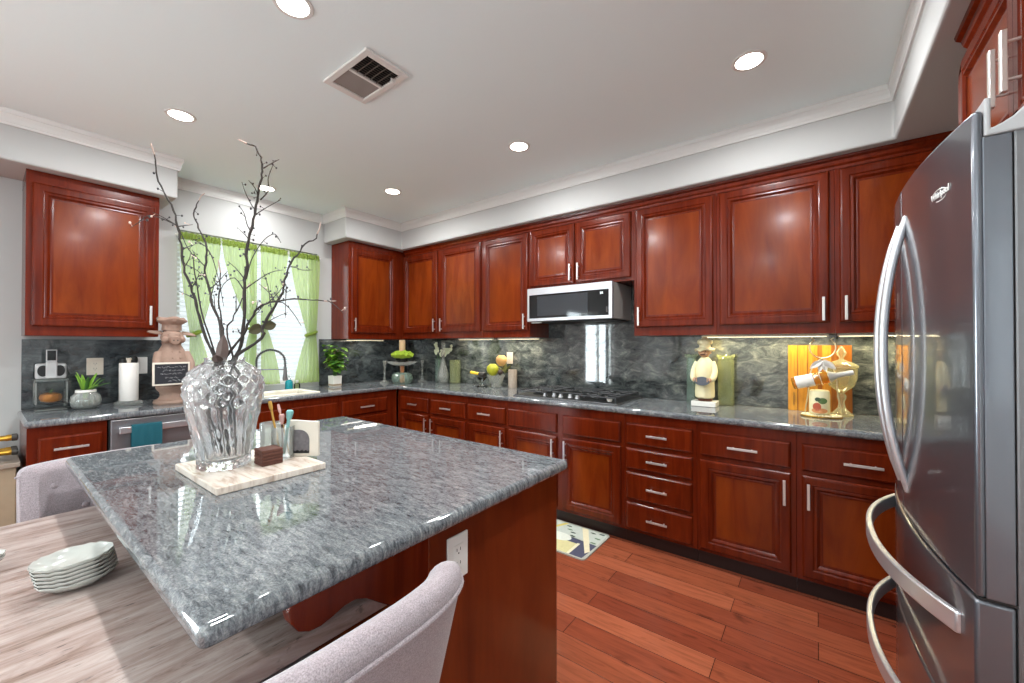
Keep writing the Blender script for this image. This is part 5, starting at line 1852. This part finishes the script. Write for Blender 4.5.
stick = [(0, 0.0008), (0.050, 0.0008), (0.052, 0.008), (0.030, 0.020), (0.012, 0.034), (0.016, 0.052), (0.009, 0.066), (0.011, 0.13), (0.008, 0.17), (0.016, 0.185), (0.010, 0.198), (0.018, 0.215), (0.022, 0.245), (0.016, 0.245), (0.012, 0.222), (0, 0.218)]
lathe_thing('glass_candlestick', 'slim glass candlestick left of the tiered cake stand', 'candlestick', -3.845, 2.735, stick, M['frosted'], 24)
lathe_thing('glass_candlestick', 'slim glass candlestick right of the tiered cake stand', 'candlestick', -3.625, 3.085, stick, M['frosted'], 24)
KX, KY = -3.62, 2.80
t = thing('cake_stand', 'clear glass pedestal cake stand in the corner carrying a bowl of moss', 'cake stand', (KX, KY, CT))
obj('foot', lathe(N(), [(0, 0.0008), (0.085, 0.0008), (0.104, 0.03), (0.108, 0.070), (0.094, 0.105), (0.060, 0.124), (0.055, 0.124), (0.090, 0.102), (0.103, 0.070), (0.098, 0.032), (0.08, 0.006), (0, 0.006)], 64,
    fn=lambda th, r, z: (r * (1 + 0.05 * math.cos(th * 8)), z)), M['pressed_green'], t, smooth=True, local=True)
obj('plate', lathe(N(), [(0, 0.196), (0.06, 0.196), (0.11, 0.206), (0.158, 0.236), (0.160, 0.240), (0.155, 0.240), (0.108, 0.212), (0.06, 0.203), (0, 0.203)], 64,
    fn=lambda th, r, z: (r * (1 + (0.03 * math.cos(th * 16) if r > 0.1 else 0)), z)), M['pressed_white'], t, smooth=True, local=True)
obj('column', lathe(N(), [(0.036, 0.120), (0.040, 0.196), (0.036, 0.196), (0.032, 0.120)], 28, closed=False), M['clear'], t, smooth=True, local=True)
lathe_thing('pillar_candle', 'short orange candle standing inside the foot of the glass cake stand', 'candle', KX, KY, [(0, 0.008), (0.026, 0.008), (0.027, 0.012), (0.027, 0.186), (0.024, 0.190), (0, 0.188)], M['orange_wax'], 24)
t = thing('moss_bowl', 'footed glass bowl filled with bright green moss on the cake stand', 'bowl', (KX, KY, CT + 0.2035))
obj('bowl', lathe(N(), [(0, 0.0), (0.034, 0.0), (0.036, 0.006), (0.018, 0.018), (0.05, 0.034), (0.084, 0.060), (0.092, 0.080), (0.088, 0.080), (0.078, 0.060), (0.04, 0.038), (0, 0.034)], 36), M['clear'], t, smooth=True, local=True)
mo = N()
rr = random.Random(2)
lathe(mo, [(0, 0.040), (0.060, 0.050), (0.092, 0.082), (0.106, 0.110), (0.08, 0.134), (0, 0.138)], 28)
for k in range(130):
    a, r_ = rr.uniform(0, 2 * PI), 0.110 * math.sqrt(rr.random())
    z = 0.132 - 0.03 * (r_ / 0.11) ** 3
    ball(mo, (r_ * math.cos(a), r_ * math.sin(a), z + rr.uniform(-0.006, 0.016)), rr.uniform(0.009, 0.019), n=7)
obj('moss', mo, M['moss'], t, smooth=True, local=True)
lathe_thing('pillar_candle', 'tan pillar candle rising from the moss under the corner cabinet', 'candle', KX, KY, [(0, 0.0), (0.032, 0.0), (0.033, 0.004), (0.033, 0.118), (0.028, 0.122), (0, 0.118)], M['tan_wax'], 28, z=CT + 0.2035 + 0.150)

t = thing('crystal_decanter', 'tall clear decanter with a long stopper in front of the pale flowers', 'decanter', (-3.290, 3.095, CT))
obj('body', lathe(N(), [(0, 0.0008), (0.046, 0.0008), (0.052, 0.010), (0.066, 0.075), (0.052, 0.14), (0.030, 0.20), (0.022, 0.25), (0.026, 0.262), (0.022, 0.262), (0.018, 0.25), (0.026, 0.20), (0.047, 0.138), (0.060, 0.075), (0.046, 0.016), (0, 0.014)], 8), M['frosted'], t, local=True)
obj('stopper', lathe(N(), [(0, 0.2625), (0.017, 0.2625), (0.014, 0.28), (0.024, 0.31), (0.018, 0.345), (0.013, 0.36), (0.020, 0.385), (0.022, 0.43), (0.016, 0.455), (0, 0.456)], 8), M['frosted'], t, local=True)
t = thing('square_vase', 'pale green square glass vase standing right of the decanter', 'vase', (-3.188, 3.180, CT))


def square_vase(t, r, h, m, flare=0.0, ruff=0):
    bm = N()
    rows = []
    n = 16 if ruff else 4
    for rr_, z in ((r - 0.003, 0.001), (r, 0.004), (r, h * 0.88), (r * 0.92, h * 0.93), (r + flare, h), (r + flare - 0.005, h), (r * 0.92 - 0.005, h * 0.93), (r - 0.006, h * 0.87), (r - 0.006, 0.014)):
        ring = []
        for k in range(16):
            a = PI / 4 + 2 * PI * k / 16
            c, s_ = math.cos(a), math.sin(a)
            q = max(abs(c), abs(s_))
            f = rr_ / q * (1 - (0.12 if k % 4 == 0 else 0.0))
            zz = z + (ruff * math.cos(k * PI) if z >= h - 1e-6 else 0)
            ring.append(bm.verts.new((c * f, s_ * f, zz)))
        rows.append(ring)
    for a, b in zip(rows, rows[1:]):
        for k in range(16):
            bm.faces.new((a[k], a[(k + 1) % 16], b[(k + 1) % 16], b[k]))
    bm.faces.new(rows[0])
    bm.faces.new(rows[-1])
    return obj('glass_wall', bm, m, t, local=True)


square_vase(t, 0.048, 0.255, M['pressed_lime'])
t = thing('square_vase', 'slim greenish glass vase behind the decanter, holding pale flowers', 'vase', (-3.44, 3.175, CT))
square_vase(t, 0.036, 0.27, M['pressed_green'], 0.012)
rr = random.Random(4)
for k, (dx, dz) in enumerate(((-0.02, 0.41), (0.09, 0.345), (0.20, 0.385))):
    lab = ('pale flower spray rising highest over the slim greenish vase', 'pale flower spray drooping in front, towards the decanter neck', 'pale flower spray bending over the square green vase')[k]
    b0 = Vector((-3.452 + 0.012 * k, 3.162 + 0.013 * k, CT + 0.02))
    tip = Vector((-3.44 + dx, 3.135 + 0.025 * k, CT + dz))
    mid = Vector((-3.452 + 0.012 * k, 3.162 + 0.013 * k, CT + 0.275))
    t = thing('flower_spray', lab, 'flower', b0, 'pale flowers in the slim vase')
    sp = smooth_path([b0, mid, mid.lerp(tip, 0.6) + Vector((0, 0, 0.03)), tip])
    obj('stem', tube(N(), sp, 0.0025, 6), M['leaf_dark'], t, smooth=True)
    for q in range(13):
        c = mid.lerp(tip, 0.30 + 0.70 * q / 12) + Vector((rr.uniform(-0.02, 0.02), rr.uniform(-0.006, 0.006), rr.uniform(0.0, 0.03)))
        bm = N()
        for p_ in range(5):
            a = 2 * PI * p_ / 5
            ball(bm, (c.x + 0.011 * math.cos(a), c.y + 0.004 * math.sin(a * 2), c.z + 0.011 * math.sin(a)), 0.010, (1, 0.5, 1), 7)
        obj('blossom', bm, plain('petal', '#dfe2c4', 0.6), t, smooth=True)

# fruit in a glass bowl
BX_, BY_ = -2.545, 3.110
t = thing('fruit_bowl', 'cut glass bowl of artificial fruit left of the cooktop', 'bowl', (BX_, BY_, CT))
obj('bowl', lathe(N(), [(0, 0.0008), (0.048, 0.0008), (0.052, 0.008), (0.046, 0.016), (0.066, 0.06), (0.088, 0.118), (0.092, 0.125), (0.086, 0.125), (0.06, 0.06), (0.04, 0.022), (0, 0.020)], 60,
    fn=lambda th, r, z: (r * (1 + (0.035 * math.cos(th * 12 + z * 60) if 0.02 < z < 0.115 else 0)), z)), M['pressed_white'], t, smooth=True, local=True)


def fruit(name, label, cat, x, y, z, r, m, sc=(1, 1, 0.94), stem=True):
    t = thing(name, label, cat, (x, y, z), 'artificial fruit in the cut glass bowl')
    obj('flesh', lathe(N(), [(0, 0.0), (r * 0.35, -r * 0.02), (r * 0.8, r * 0.45), (r, r), (r * 0.86, r * 1.5), (r * 0.45, r * 1.86), (r * 0.12, r * 1.82), (0, r * 1.74)], 22), m, t, smooth=True, local=True)
    if stem:
        obj('stem', tube(N(), [(0, 0, r * 1.74), (r * 0.1, 0, r * 2.05)], 0.0025, 6), M['bark'], t, local=True)


fruit('apple', 'yellow green apple at the front of the fruit bowl', 'fruit', BX_ - 0.016, BY_ - 0.036, CT + 0.119, 0.062, M['apple'])
fruit('peach', 'large pale peach on top of the fruit bowl', 'fruit', BX_ + 0.030, BY_ + 0.045, CT + 0.212, 0.058, M['peach'])
fruit('lime', 'green lime at the left of the fruit bowl', 'fruit', BX_ - 0.070, BY_ + 0.045, CT + 0.120, 0.034, M['leaf'], stem=False)
fruit('fig', 'dark fig tucked at the right of the fruit bowl', 'fruit', BX_ + 0.075, BY_ - 0.030, CT + 0.128, 0.028, plain('fig', '#3c2c26', 0.6))
t = thing('grape_sprig', 'leafy sprig with pale tendrils standing behind the fruit', 'sprig', (BX_ + 0.030, BY_ + 0.105, CT + 0.140))
bm = N()
for k in range(9):
    a = k * 0.7
    leaf(bm, (0, 0, 0.0), (math.cos(a), 0.12 * math.sin(a * 3), abs(math.sin(a)) * 0.9 + 0.5), 0.10 + 0.02 * (k % 3), 0.03, 0.2, n=5)
o = obj('leaf', bm, plain('sprig_olive', '#8b8a52', 0.6), t, local=True)
sm = o.modifiers.new('thick', 'SOLIDIFY')
sm.thickness = 0.0015
t = thing('ice_scoop', 'yellow-handled scoop leaning out of the fruit bowl to the left', 'scoop', (BX_ - 0.09, BY_ - 0.02, CT))
A0, A1 = Vector((BX_ - 0.095, BY_ - 0.045, CT + 0.118)), Vector((BX_ - 0.29, BY_ - 0.055, CT + 0.142))
obj('handle', tube(N(), [A0.lerp(A1, 0.45), A1], [0.014, 0.016], 12), M['yellow'], t, smooth=True)
obj('collar', tube(N(), [A0.lerp(A1, 0.08), A0.lerp(A1, 0.2), A0.lerp(A1, 0.45)], [0.027, 0.030, 0.018], 12), M['slot'], t, smooth=True)
obj('glass_foot', lathe(N(), [(0, 0.0008), (0.055, 0.0008), (0.058, 0.006), (0.02, 0.022), (0.016, 0.05), (0.045, 0.085), (0.055, 0.098), (0.050, 0.098), (0.01, 0.06), (0, 0.058)], 28, (A0.x - 0.045, A0.y - 0.01, CT)), M['clear'], t, smooth=True)
lathe_thing('candle_holder', 'birch bark candle holder right of the fruit bowl', 'candle holder', -2.398, 3.185, [(0, 0.0008), (0.044, 0.0008), (0.045, 0.004), (0.045, 0.176), (0.043, 0.180), (0.034, 0.180), (0.033, 0.160), (0, 0.158)], M['birch'], 32)

# ------------------------------------------------------------------ right of the cooktop
HX, HY = -0.622, 3.055
t = thing('chef_figurine', 'cream chef figurine with a dark oval plaque, on a white block, between two glass vases', 'figurine', (HX, HY, CT))
obj('plinth', box(N(), -0.078, 0.078, -0.062, 0.062, 0.001, 0.036), M['white_ceramic'], t, local=True, bevel=0.003)
obj('shoe', lathe(N(), [(0, 0.0365), (0.052, 0.0365), (0.056, 0.050), (0.040, 0.062), (0, 0.062)], 24, fn=lambda th, r, z: (r * (1 + 0.12 * math.cos(2 * th)), z)), M['brick_brown'], t, smooth=True, local=True)
obj('coat', lathe(N(), [(0, 0.058), (0.068, 0.058), (0.078, 0.066), (0.080, 0.10), (0.077, 0.16), (0.082, 0.21), (0.079, 0.26), (0.064, 0.305), (0.040, 0.332), (0.026, 0.342), (0, 0.345)], 36,
    fn=lambda th, r, z: (r * (1 + (0.03 * math.cos(th * 9) if z < 0.15 else 0)) * (1.0 if abs(math.sin(th)) < 0.5 else 0.95), z)), M['cream'], t, smooth=True, local=True)
for s in (-1, 1):
    obj('sleeve', tube(N(), smooth_path([(s * 0.062, -0.002, 0.300), (s * 0.088, -0.022, 0.245), (s * 0.084, -0.060, 0.198), (s * 0.068, -0.078, 0.188)]), [0.026, 0.026, 0.026, 0.025, 0.024, 0.024, 0.023, 0.021, 0.020, 0.018], 12), M['cream'], t, smooth=True, local=True)
    bm = N()
    ball(bm, (s * 0.062, -0.086, 0.186), 0.016, (1.1, 0.9, 0.9), 10)
    for q in range(4):
        tube(bm, [(s * (0.052 - 0.0), -0.094, 0.176 + 0.007 * q), (s * 0.040, -0.100, 0.176 + 0.007 * q)], 0.0036, 6)
    obj('hand', bm, M['skin'], t, smooth=True, local=True)
bm = N()
prism(bm, [(0.0 + 0.064 * math.cos(a), 0.178 + 0.030 * math.sin(a)) for a in [2 * PI * k / 28 for k in range(28)]], -0.098, -0.090, 'y')
obj('plaque', bm, plain('plaque_slate', '#5a5e66', 0.5, noise=0.4, nscale=120), t, local=True, bevel=0.002)
bm = N()
ball(bm, (0, -0.008, 0.372), 0.036, (0.95, 1, 1.05), 18)
ball(bm, (0, -0.046, 0.368), 0.0085, n=8)
for s in (-1, 1):
    ball(bm, (s * 0.037, -0.004, 0.372), 0.009, (0.6, 1, 1.2), 8)
    ball(bm, (s * 0.017, -0.036, 0.360), 0.011, n=8)
obj('head', bm, M['skin'], t, smooth=True, local=True)
bm = N()
for s in (-1, 1):
    tube(bm, [(s * 0.001, -0.048, 0.358), (s * 0.014, -0.047, 0.356), (s * 0.026, -0.038, 0.362)], [0.004, 0.005, 0.002], 6)
obj('moustache', bm, M['brick_brown'], t, smooth=True, local=True)
bm = N()
for s in (-1, 1):
    ball(bm, (s * 0.013, -0.041, 0.380), 0.004, n=8)
obj('eye', bm, M['black'], t, local=True)
bm = lathe(N(), [(0, 0.392), (0.046, 0.388), (0.062, 0.384), (0.066, 0.392), (0.044, 0.402), (0.036, 0.408), (0.036, 0.430), (0, 0.44)], 36, fn=lambda th, r, z: (r, z + (0.006 * math.cos(th * 5) if r > 0.05 else 0)))
for k in range(6):
    a = k * PI / 3
    ball(bm, (0.026 * math.cos(a), 0.026 * math.sin(a), 0.444), 0.024, (1, 1, 0.9), 10)
ball(bm, (0, 0, 0.456), 0.026, n=12)
obj('hat', bm, M['cream'], t, smooth=True, local=True)
for o in t.children:
    if o.name.split('.')[0] not in ('plinth', 'head', 'hat', 'eye', 'moustache'):
        o.data.transform(Matrix.Diagonal((0.76, 1, 1, 1)))
t = thing('square_vase', 'narrow blue-green glass vase left of the chef figurine', 'vase', (-0.744, 3.195, CT))
square_vase(t, 0.030, 0.350, M['pressed_green'], 0.012, 0.006)
t = thing('square_vase', 'yellow-green glass vase right of the chef figurine', 'vase', (-0.512, 3.185, CT))
square_vase(t, 0.050, 0.350, M['pressed_lime'], 0.006, 0.006)

t = thing('cutting_board', 'striped bamboo cutting board leaning on the splashback', 'cutting board', (0.03, YB - 0.06, CT))
x = -0.150
k = 0
for w_ in (0.048, 0.006, 0.046, 0.006, 0.048, 0.024, 0.044, 0.006, 0.030, 0.024, 0.034, 0.006):
    a0, a1 = x, x + w_
    bm = N()
    prism(bm, [(YB - 0.078, CT + 0.001), (YB - 0.060, CT + 0.001), (YB - 0.026, CT + 0.422), (YB - 0.044, CT + 0.422)], a0, a1, 'x')
    obj('strip', bm, M['bamboo_dark'] if w_ < 0.035 else M['bamboo_pale'], t)
    x += w_
bm = N()
for k in range(6):
    z = CT + 0.035 + 0.014 * k
    y = YB - 0.0788 + (z - CT) * 0.034 / 0.421
    tube(bm, [(-0.122, y, z), (-0.114, y, z + 0.008), (-0.124, y, z + 0.010)], 0.0012, 4)
obj('branded_mark', bm, M['dark_wood'], t)
t = thing('trivet', 'oval beaded cream trivet under the leaning bottle', 'trivet', (0.02, 3.0, CT))
obj('plate', prism(N(), [(0.02 + 0.100 * math.cos(a), 3.0 + 0.062 * math.sin(a)) for a in [2 * PI * k / 40 for k in range(40)]], CT + 0.001, CT + 0.008), M['gold'], t, bevel=0.002)
bm = N()
for rx, ry, nb in ((0.090, 0.052, 34), (0.066, 0.034, 24), (0.040, 0.017, 14)):
    for k in range(nb):
        a = 2 * PI * k / nb
        ball(bm, (0.02 + rx * math.cos(a), 3.0 + ry * math.sin(a), CT + 0.011), 0.008, (1, 1, 0.7), 7)
obj('beading', bm, M['cream'], t, smooth=True)
JZ = CT + 0.0185
t = thing('painted_jar', 'small painted ceramic jar in front of the cutting board', 'jar', (0.012, 3.0, JZ))
obj('jar', lathe(N(), [(0, 0.0), (0.046, 0.0), (0.05, 0.006), (0.050, 0.11), (0.047, 0.135), (0.040, 0.140), (0, 0.140)], 32), M['cream'], t, smooth=True, local=True)
for nm, col, c0, a_, b_2 in (('red_fruit', '#b4553a', (-0.012, 0.045), 0.020, 0.024), ('green_leaf', '#5d7446', (0.014, 0.080), 0.022, 0.018), ('dark_leaf', '#3c4a35', (-0.008, 0.088), 0.014, 0.012), ('orange_band', '#cf8c58', (0.0, 0.022), 0.038, 0.016)):
    bm = N()
    pts = [(c0[0] + a_ * math.cos(q), c0[1] + b_2 * math.sin(q)) for q in [2 * PI * k / 16 for k in range(16)]]
    rg_ = []
    for f_ in (1.0, 0.66, 0.33):
        rg_.append([bm.verts.new((c0[0] + (px - c0[0]) * f_, -math.sqrt(max(0, 0.0505 ** 2 - (c0[0] + (px - c0[0]) * f_) ** 2)) - 0.0006, c0[1] + (pz - c0[1]) * f_)) for px, pz in pts])
    for p_, q_ in zip(rg_, rg_[1:]):
        for k in range(16):
            bm.faces.new((p_[k], p_[(k + 1) % 16], q_[(k + 1) % 16], q_[k]))
    bm.faces.new(rg_[-1])
    o = obj('painted_' + nm, bm, plain('painted_' + nm, col, 0.4), t, local=True)
    sm = o.modifiers.new('thick', 'SOLIDIFY')
    sm.thickness = 0.0006
# bottle balanced in a wire holder
ax = Vector((0.955, -0.02, 0.265)).normalized()
B0 = Vector((-0.118, 2.978, 1.105))
t = thing('wine_bottle', 'amber wine bottle with a white label, slung tilted in the wire holder', 'bottle', B0)
Rm_ = ax.to_track_quat('Z', 'Y').to_matrix().to_4x4() @ Matrix.Scale(0.88, 4)
obj('bottle_glass', lathe(N(), [(0, 0.004), (0.034, 0.0), (0.041, 0.006), (0.041, 0.185), (0.036, 0.21), (0.020, 0.238), (0.0155, 0.25), (0.0150, 0.332), (0, 0.333)], 32, mat=Rm_), M['amber'], t, smooth=True, local=True)
obj('label', lathe(N(), [(0.0415, 0.022), (0.0420, 0.023), (0.0420, 0.122), (0.0415, 0.123)], 32, mat=Rm_, closed=False), M['label_white'], t, smooth=True, local=True)
obj('capsule', lathe(N(), [(0.0372, 0.208), (0.022, 0.2372), (0.0168, 0.250), (0.0165, 0.334), (0, 0.3355)], 28, mat=Rm_, closed=False), M['foil'], t, smooth=True, local=True)
bm = N()
for k in range(5):
    a = 2.2 + k * 0.12
    tube(bm, [tuple(Rm_ @ Vector((0.0425 * math.cos(-PI / 2 + 0.25 * k - 0.5), 0.0425 * math.sin(-PI / 2 + 0.25 * k - 0.5), 0.07 + 0.01 * (k % 2)))),
              tuple(Rm_ @ Vector((0.0425 * math.cos(-PI / 2 + 0.25 * k - 0.42), 0.0425 * math.sin(-PI / 2 + 0.25 * k - 0.42), 0.085)))], 0.0012, 4)
obj('label_mark', bm, M['bark_tip'], t, local=True)
t = thing('wire_bottle_holder', 'tall cream wire bottle holder with an open ring on top', 'bottle holder', (0.03, 3.02, CT))
ft = 1.262
cxr = 0.028
bm = N()
for s in (-1, 1):
    tube(bm, smooth_path([(cxr + s * 0.088, 3.056, CT + 0.002), (cxr + s * 0.070, 3.036, 1.05), (cxr + s * 0.060, 3.032, 1.165), (cxr + s * 0.030, 3.03, 1.235), (cxr - s * 0.012, 3.03, ft)]), 0.0035, 8)
obj('leg', bm, M['wire'], t, smooth=True)
rg = [(cxr + 0.062 * math.sin(a), 3.03, 1.322 - 0.062 * math.cos(a)) for a in [-2.45 + 4.9 * k / 40 for k in range(41)]]
rg = [(rg[0][0] - 0.014, 3.03, rg[0][2] + 0.012)] + rg + [(rg[-1][0] + 0.014, 3.03, rg[-1][2] + 0.012)]
obj('ring', tube(N(), rg, 0.0034, 8), M['wire'], t, smooth=True)
for pz_, rr_ in ((0.205, 0.0425), (0.16, 0.0445)):
    c = B0 + ax * pz_ * 0.88
    q = []
    for k in range(25):
        a = 2 * PI * k / 24
        q.append(tuple(c + (Rm_ @ Vector((rr_ * math.cos(a), rr_ * math.sin(a), 0)))))
    obj('sling', tube(N(), q[:-1], 0.0026, 6, closed=True), M['wire'], t, smooth=True)
bm = N()
for s in (-1, 1):
    leaf(bm, (cxr, 3.026, 1.245), (s * 0.8, -0.12, -0.55), 0.075, 0.034, 0.1, up=Vector((0, -1, 0.3)))
    leaf(bm, (cxr, 3.026, 1.245), (s * 0.25, -0.12, -1), 0.070, 0.028, 0.0, up=Vector((0, -1, 0.3)))
o = obj('bow', bm, M['foil'], t)
sm = o.modifiers.new('thick', 'SOLIDIFY')
sm.thickness = 0.0018
t = thing('glass_compote', 'lidded pressed glass compote beside the leaning bottle', 'compote', (0.118, 3.118, CT))
obj('bowl', lathe(N(), [(0, 0.0008), (0.062, 0.0008), (0.066, 0.008), (0.046, 0.022), (0.022, 0.05), (0.016, 0.085), (0.026, 0.105), (0.026, 0.122), (0.016, 0.135), (0.03, 0.150), (0.068, 0.178), (0.084, 0.225), (0.088, 0.285), (0.084, 0.287), (0.078, 0.23), (0.06, 0.185), (0, 0.165)], 48,
    fn=lambda th, r, z: (r * (1 + (0.03 * math.cos(th * 12) if 0.155 < z < 0.28 or z < 0.05 else 0)), z)), M['pressed_cream'], t, smooth=True, local=True)
obj('lid', lathe(N(), [(0.094, 0.288), (0.092, 0.300), (0.066, 0.316), (0.030, 0.330), (0.012, 0.340), (0.014, 0.352), (0.026, 0.366), (0.028, 0.380), (0.016, 0.400), (0.008, 0.414), (0, 0.418)], 48,
    fn=lambda th, r, z: (r * (1 + (0.03 * math.cos(th * 12) if 0.295 < z < 0.32 else 0)), z)), M['pressed_cream'], t, smooth=True, local=True)

for o in t.children:
    o.data.transform(Matrix.Diagonal((0.86, 0.86, 1, 1)))

# ------------------------------------------------------------------ bottle rack beyond the end of the worktop
t = thing('side_cabinet', 'tan side cabinet beyond the end of the worktop, mostly out of the picture', 'cabinet', (-3.78, -0.10, 0))
obj('carcass', bx(-4.05, -3.53, -0.34, 0.132, 0.10, 0.665), M['tan'], t, bevel=0.004)
obj('top', bx(-4.07, -3.51, -0.36, 0.146, 0.666, 0.692), plain('tan_top', '#8d8073', 0.4), t, bevel=0.004)
for x in (-4.02, -3.56):
    for y in (-0.31, 0.10):
        obj('leg', bx(x - 0.02, x + 0.02, y - 0.02, y + 0.02, 0.002, 0.099), M['dark_wood'], t)
t = thing('bottle_rack', 'dark metal rack cradling gold-foiled bottles on the tan side cabinet', 'rack', (-3.62, -0.1, 0.693))
bm = N()
for y in (-0.25, 0.02):
    for x in (-3.70, -3.54):
        tube(bm, [(x, y, 0.6935), (x, y, 0.86)], 0.006, 6)
    for z in (0.70, 0.7825):
        tube(bm, [(-3.70, y, z), (-3.54, y, z)], 0.005, 6)
obj('bar', bm, M['gold'], t)
for k, (x, z) in enumerate(((-3.585, 0.822), (-3.655, 0.743), (-3.585, 0.743))):
    lab = ('gold-foiled bottle lying on the top row of the rack', 'gold-foiled bottle lying at the back of the lower row of the rack', 'dull gold bottle lying at the front of the lower row of the rack')[k]
    t = thing('lying_bottle', lab, 'bottle', (x, -0.336, z), 'bottles in the rack by the worktop end')
    my = Matrix.Rotation(-PI / 2, 4, 'X')
    obj('glass', lathe(N(), [(0, 0), (0.030, 0.0), (0.034, 0.006), (0.034, 0.23), (0.028, 0.265), (0.0150, 0.30), (0.0142, 0.32), (0, 0.32)], 24, mat=my), M['gold'] if k < 2 else M['tan'], t, smooth=True, local=True)
    obj('foil', lathe(N(), [(0, 0.3202), (0.0146, 0.3202), (0.0146, 0.43), (0.017, 0.435), (0.017, 0.452), (0, 0.452)], 20, mat=my), M['gold'], t, smooth=True, local=True)
    obj('cap', lathe(N(), [(0, 0.4525), (0.019, 0.4525), (0.020, 0.458), (0.020, 0.472), (0.011, 0.476), (0.009, 0.470), (0, 0.469)], 20, mat=my), M['slot'], t, smooth=True, local=True)
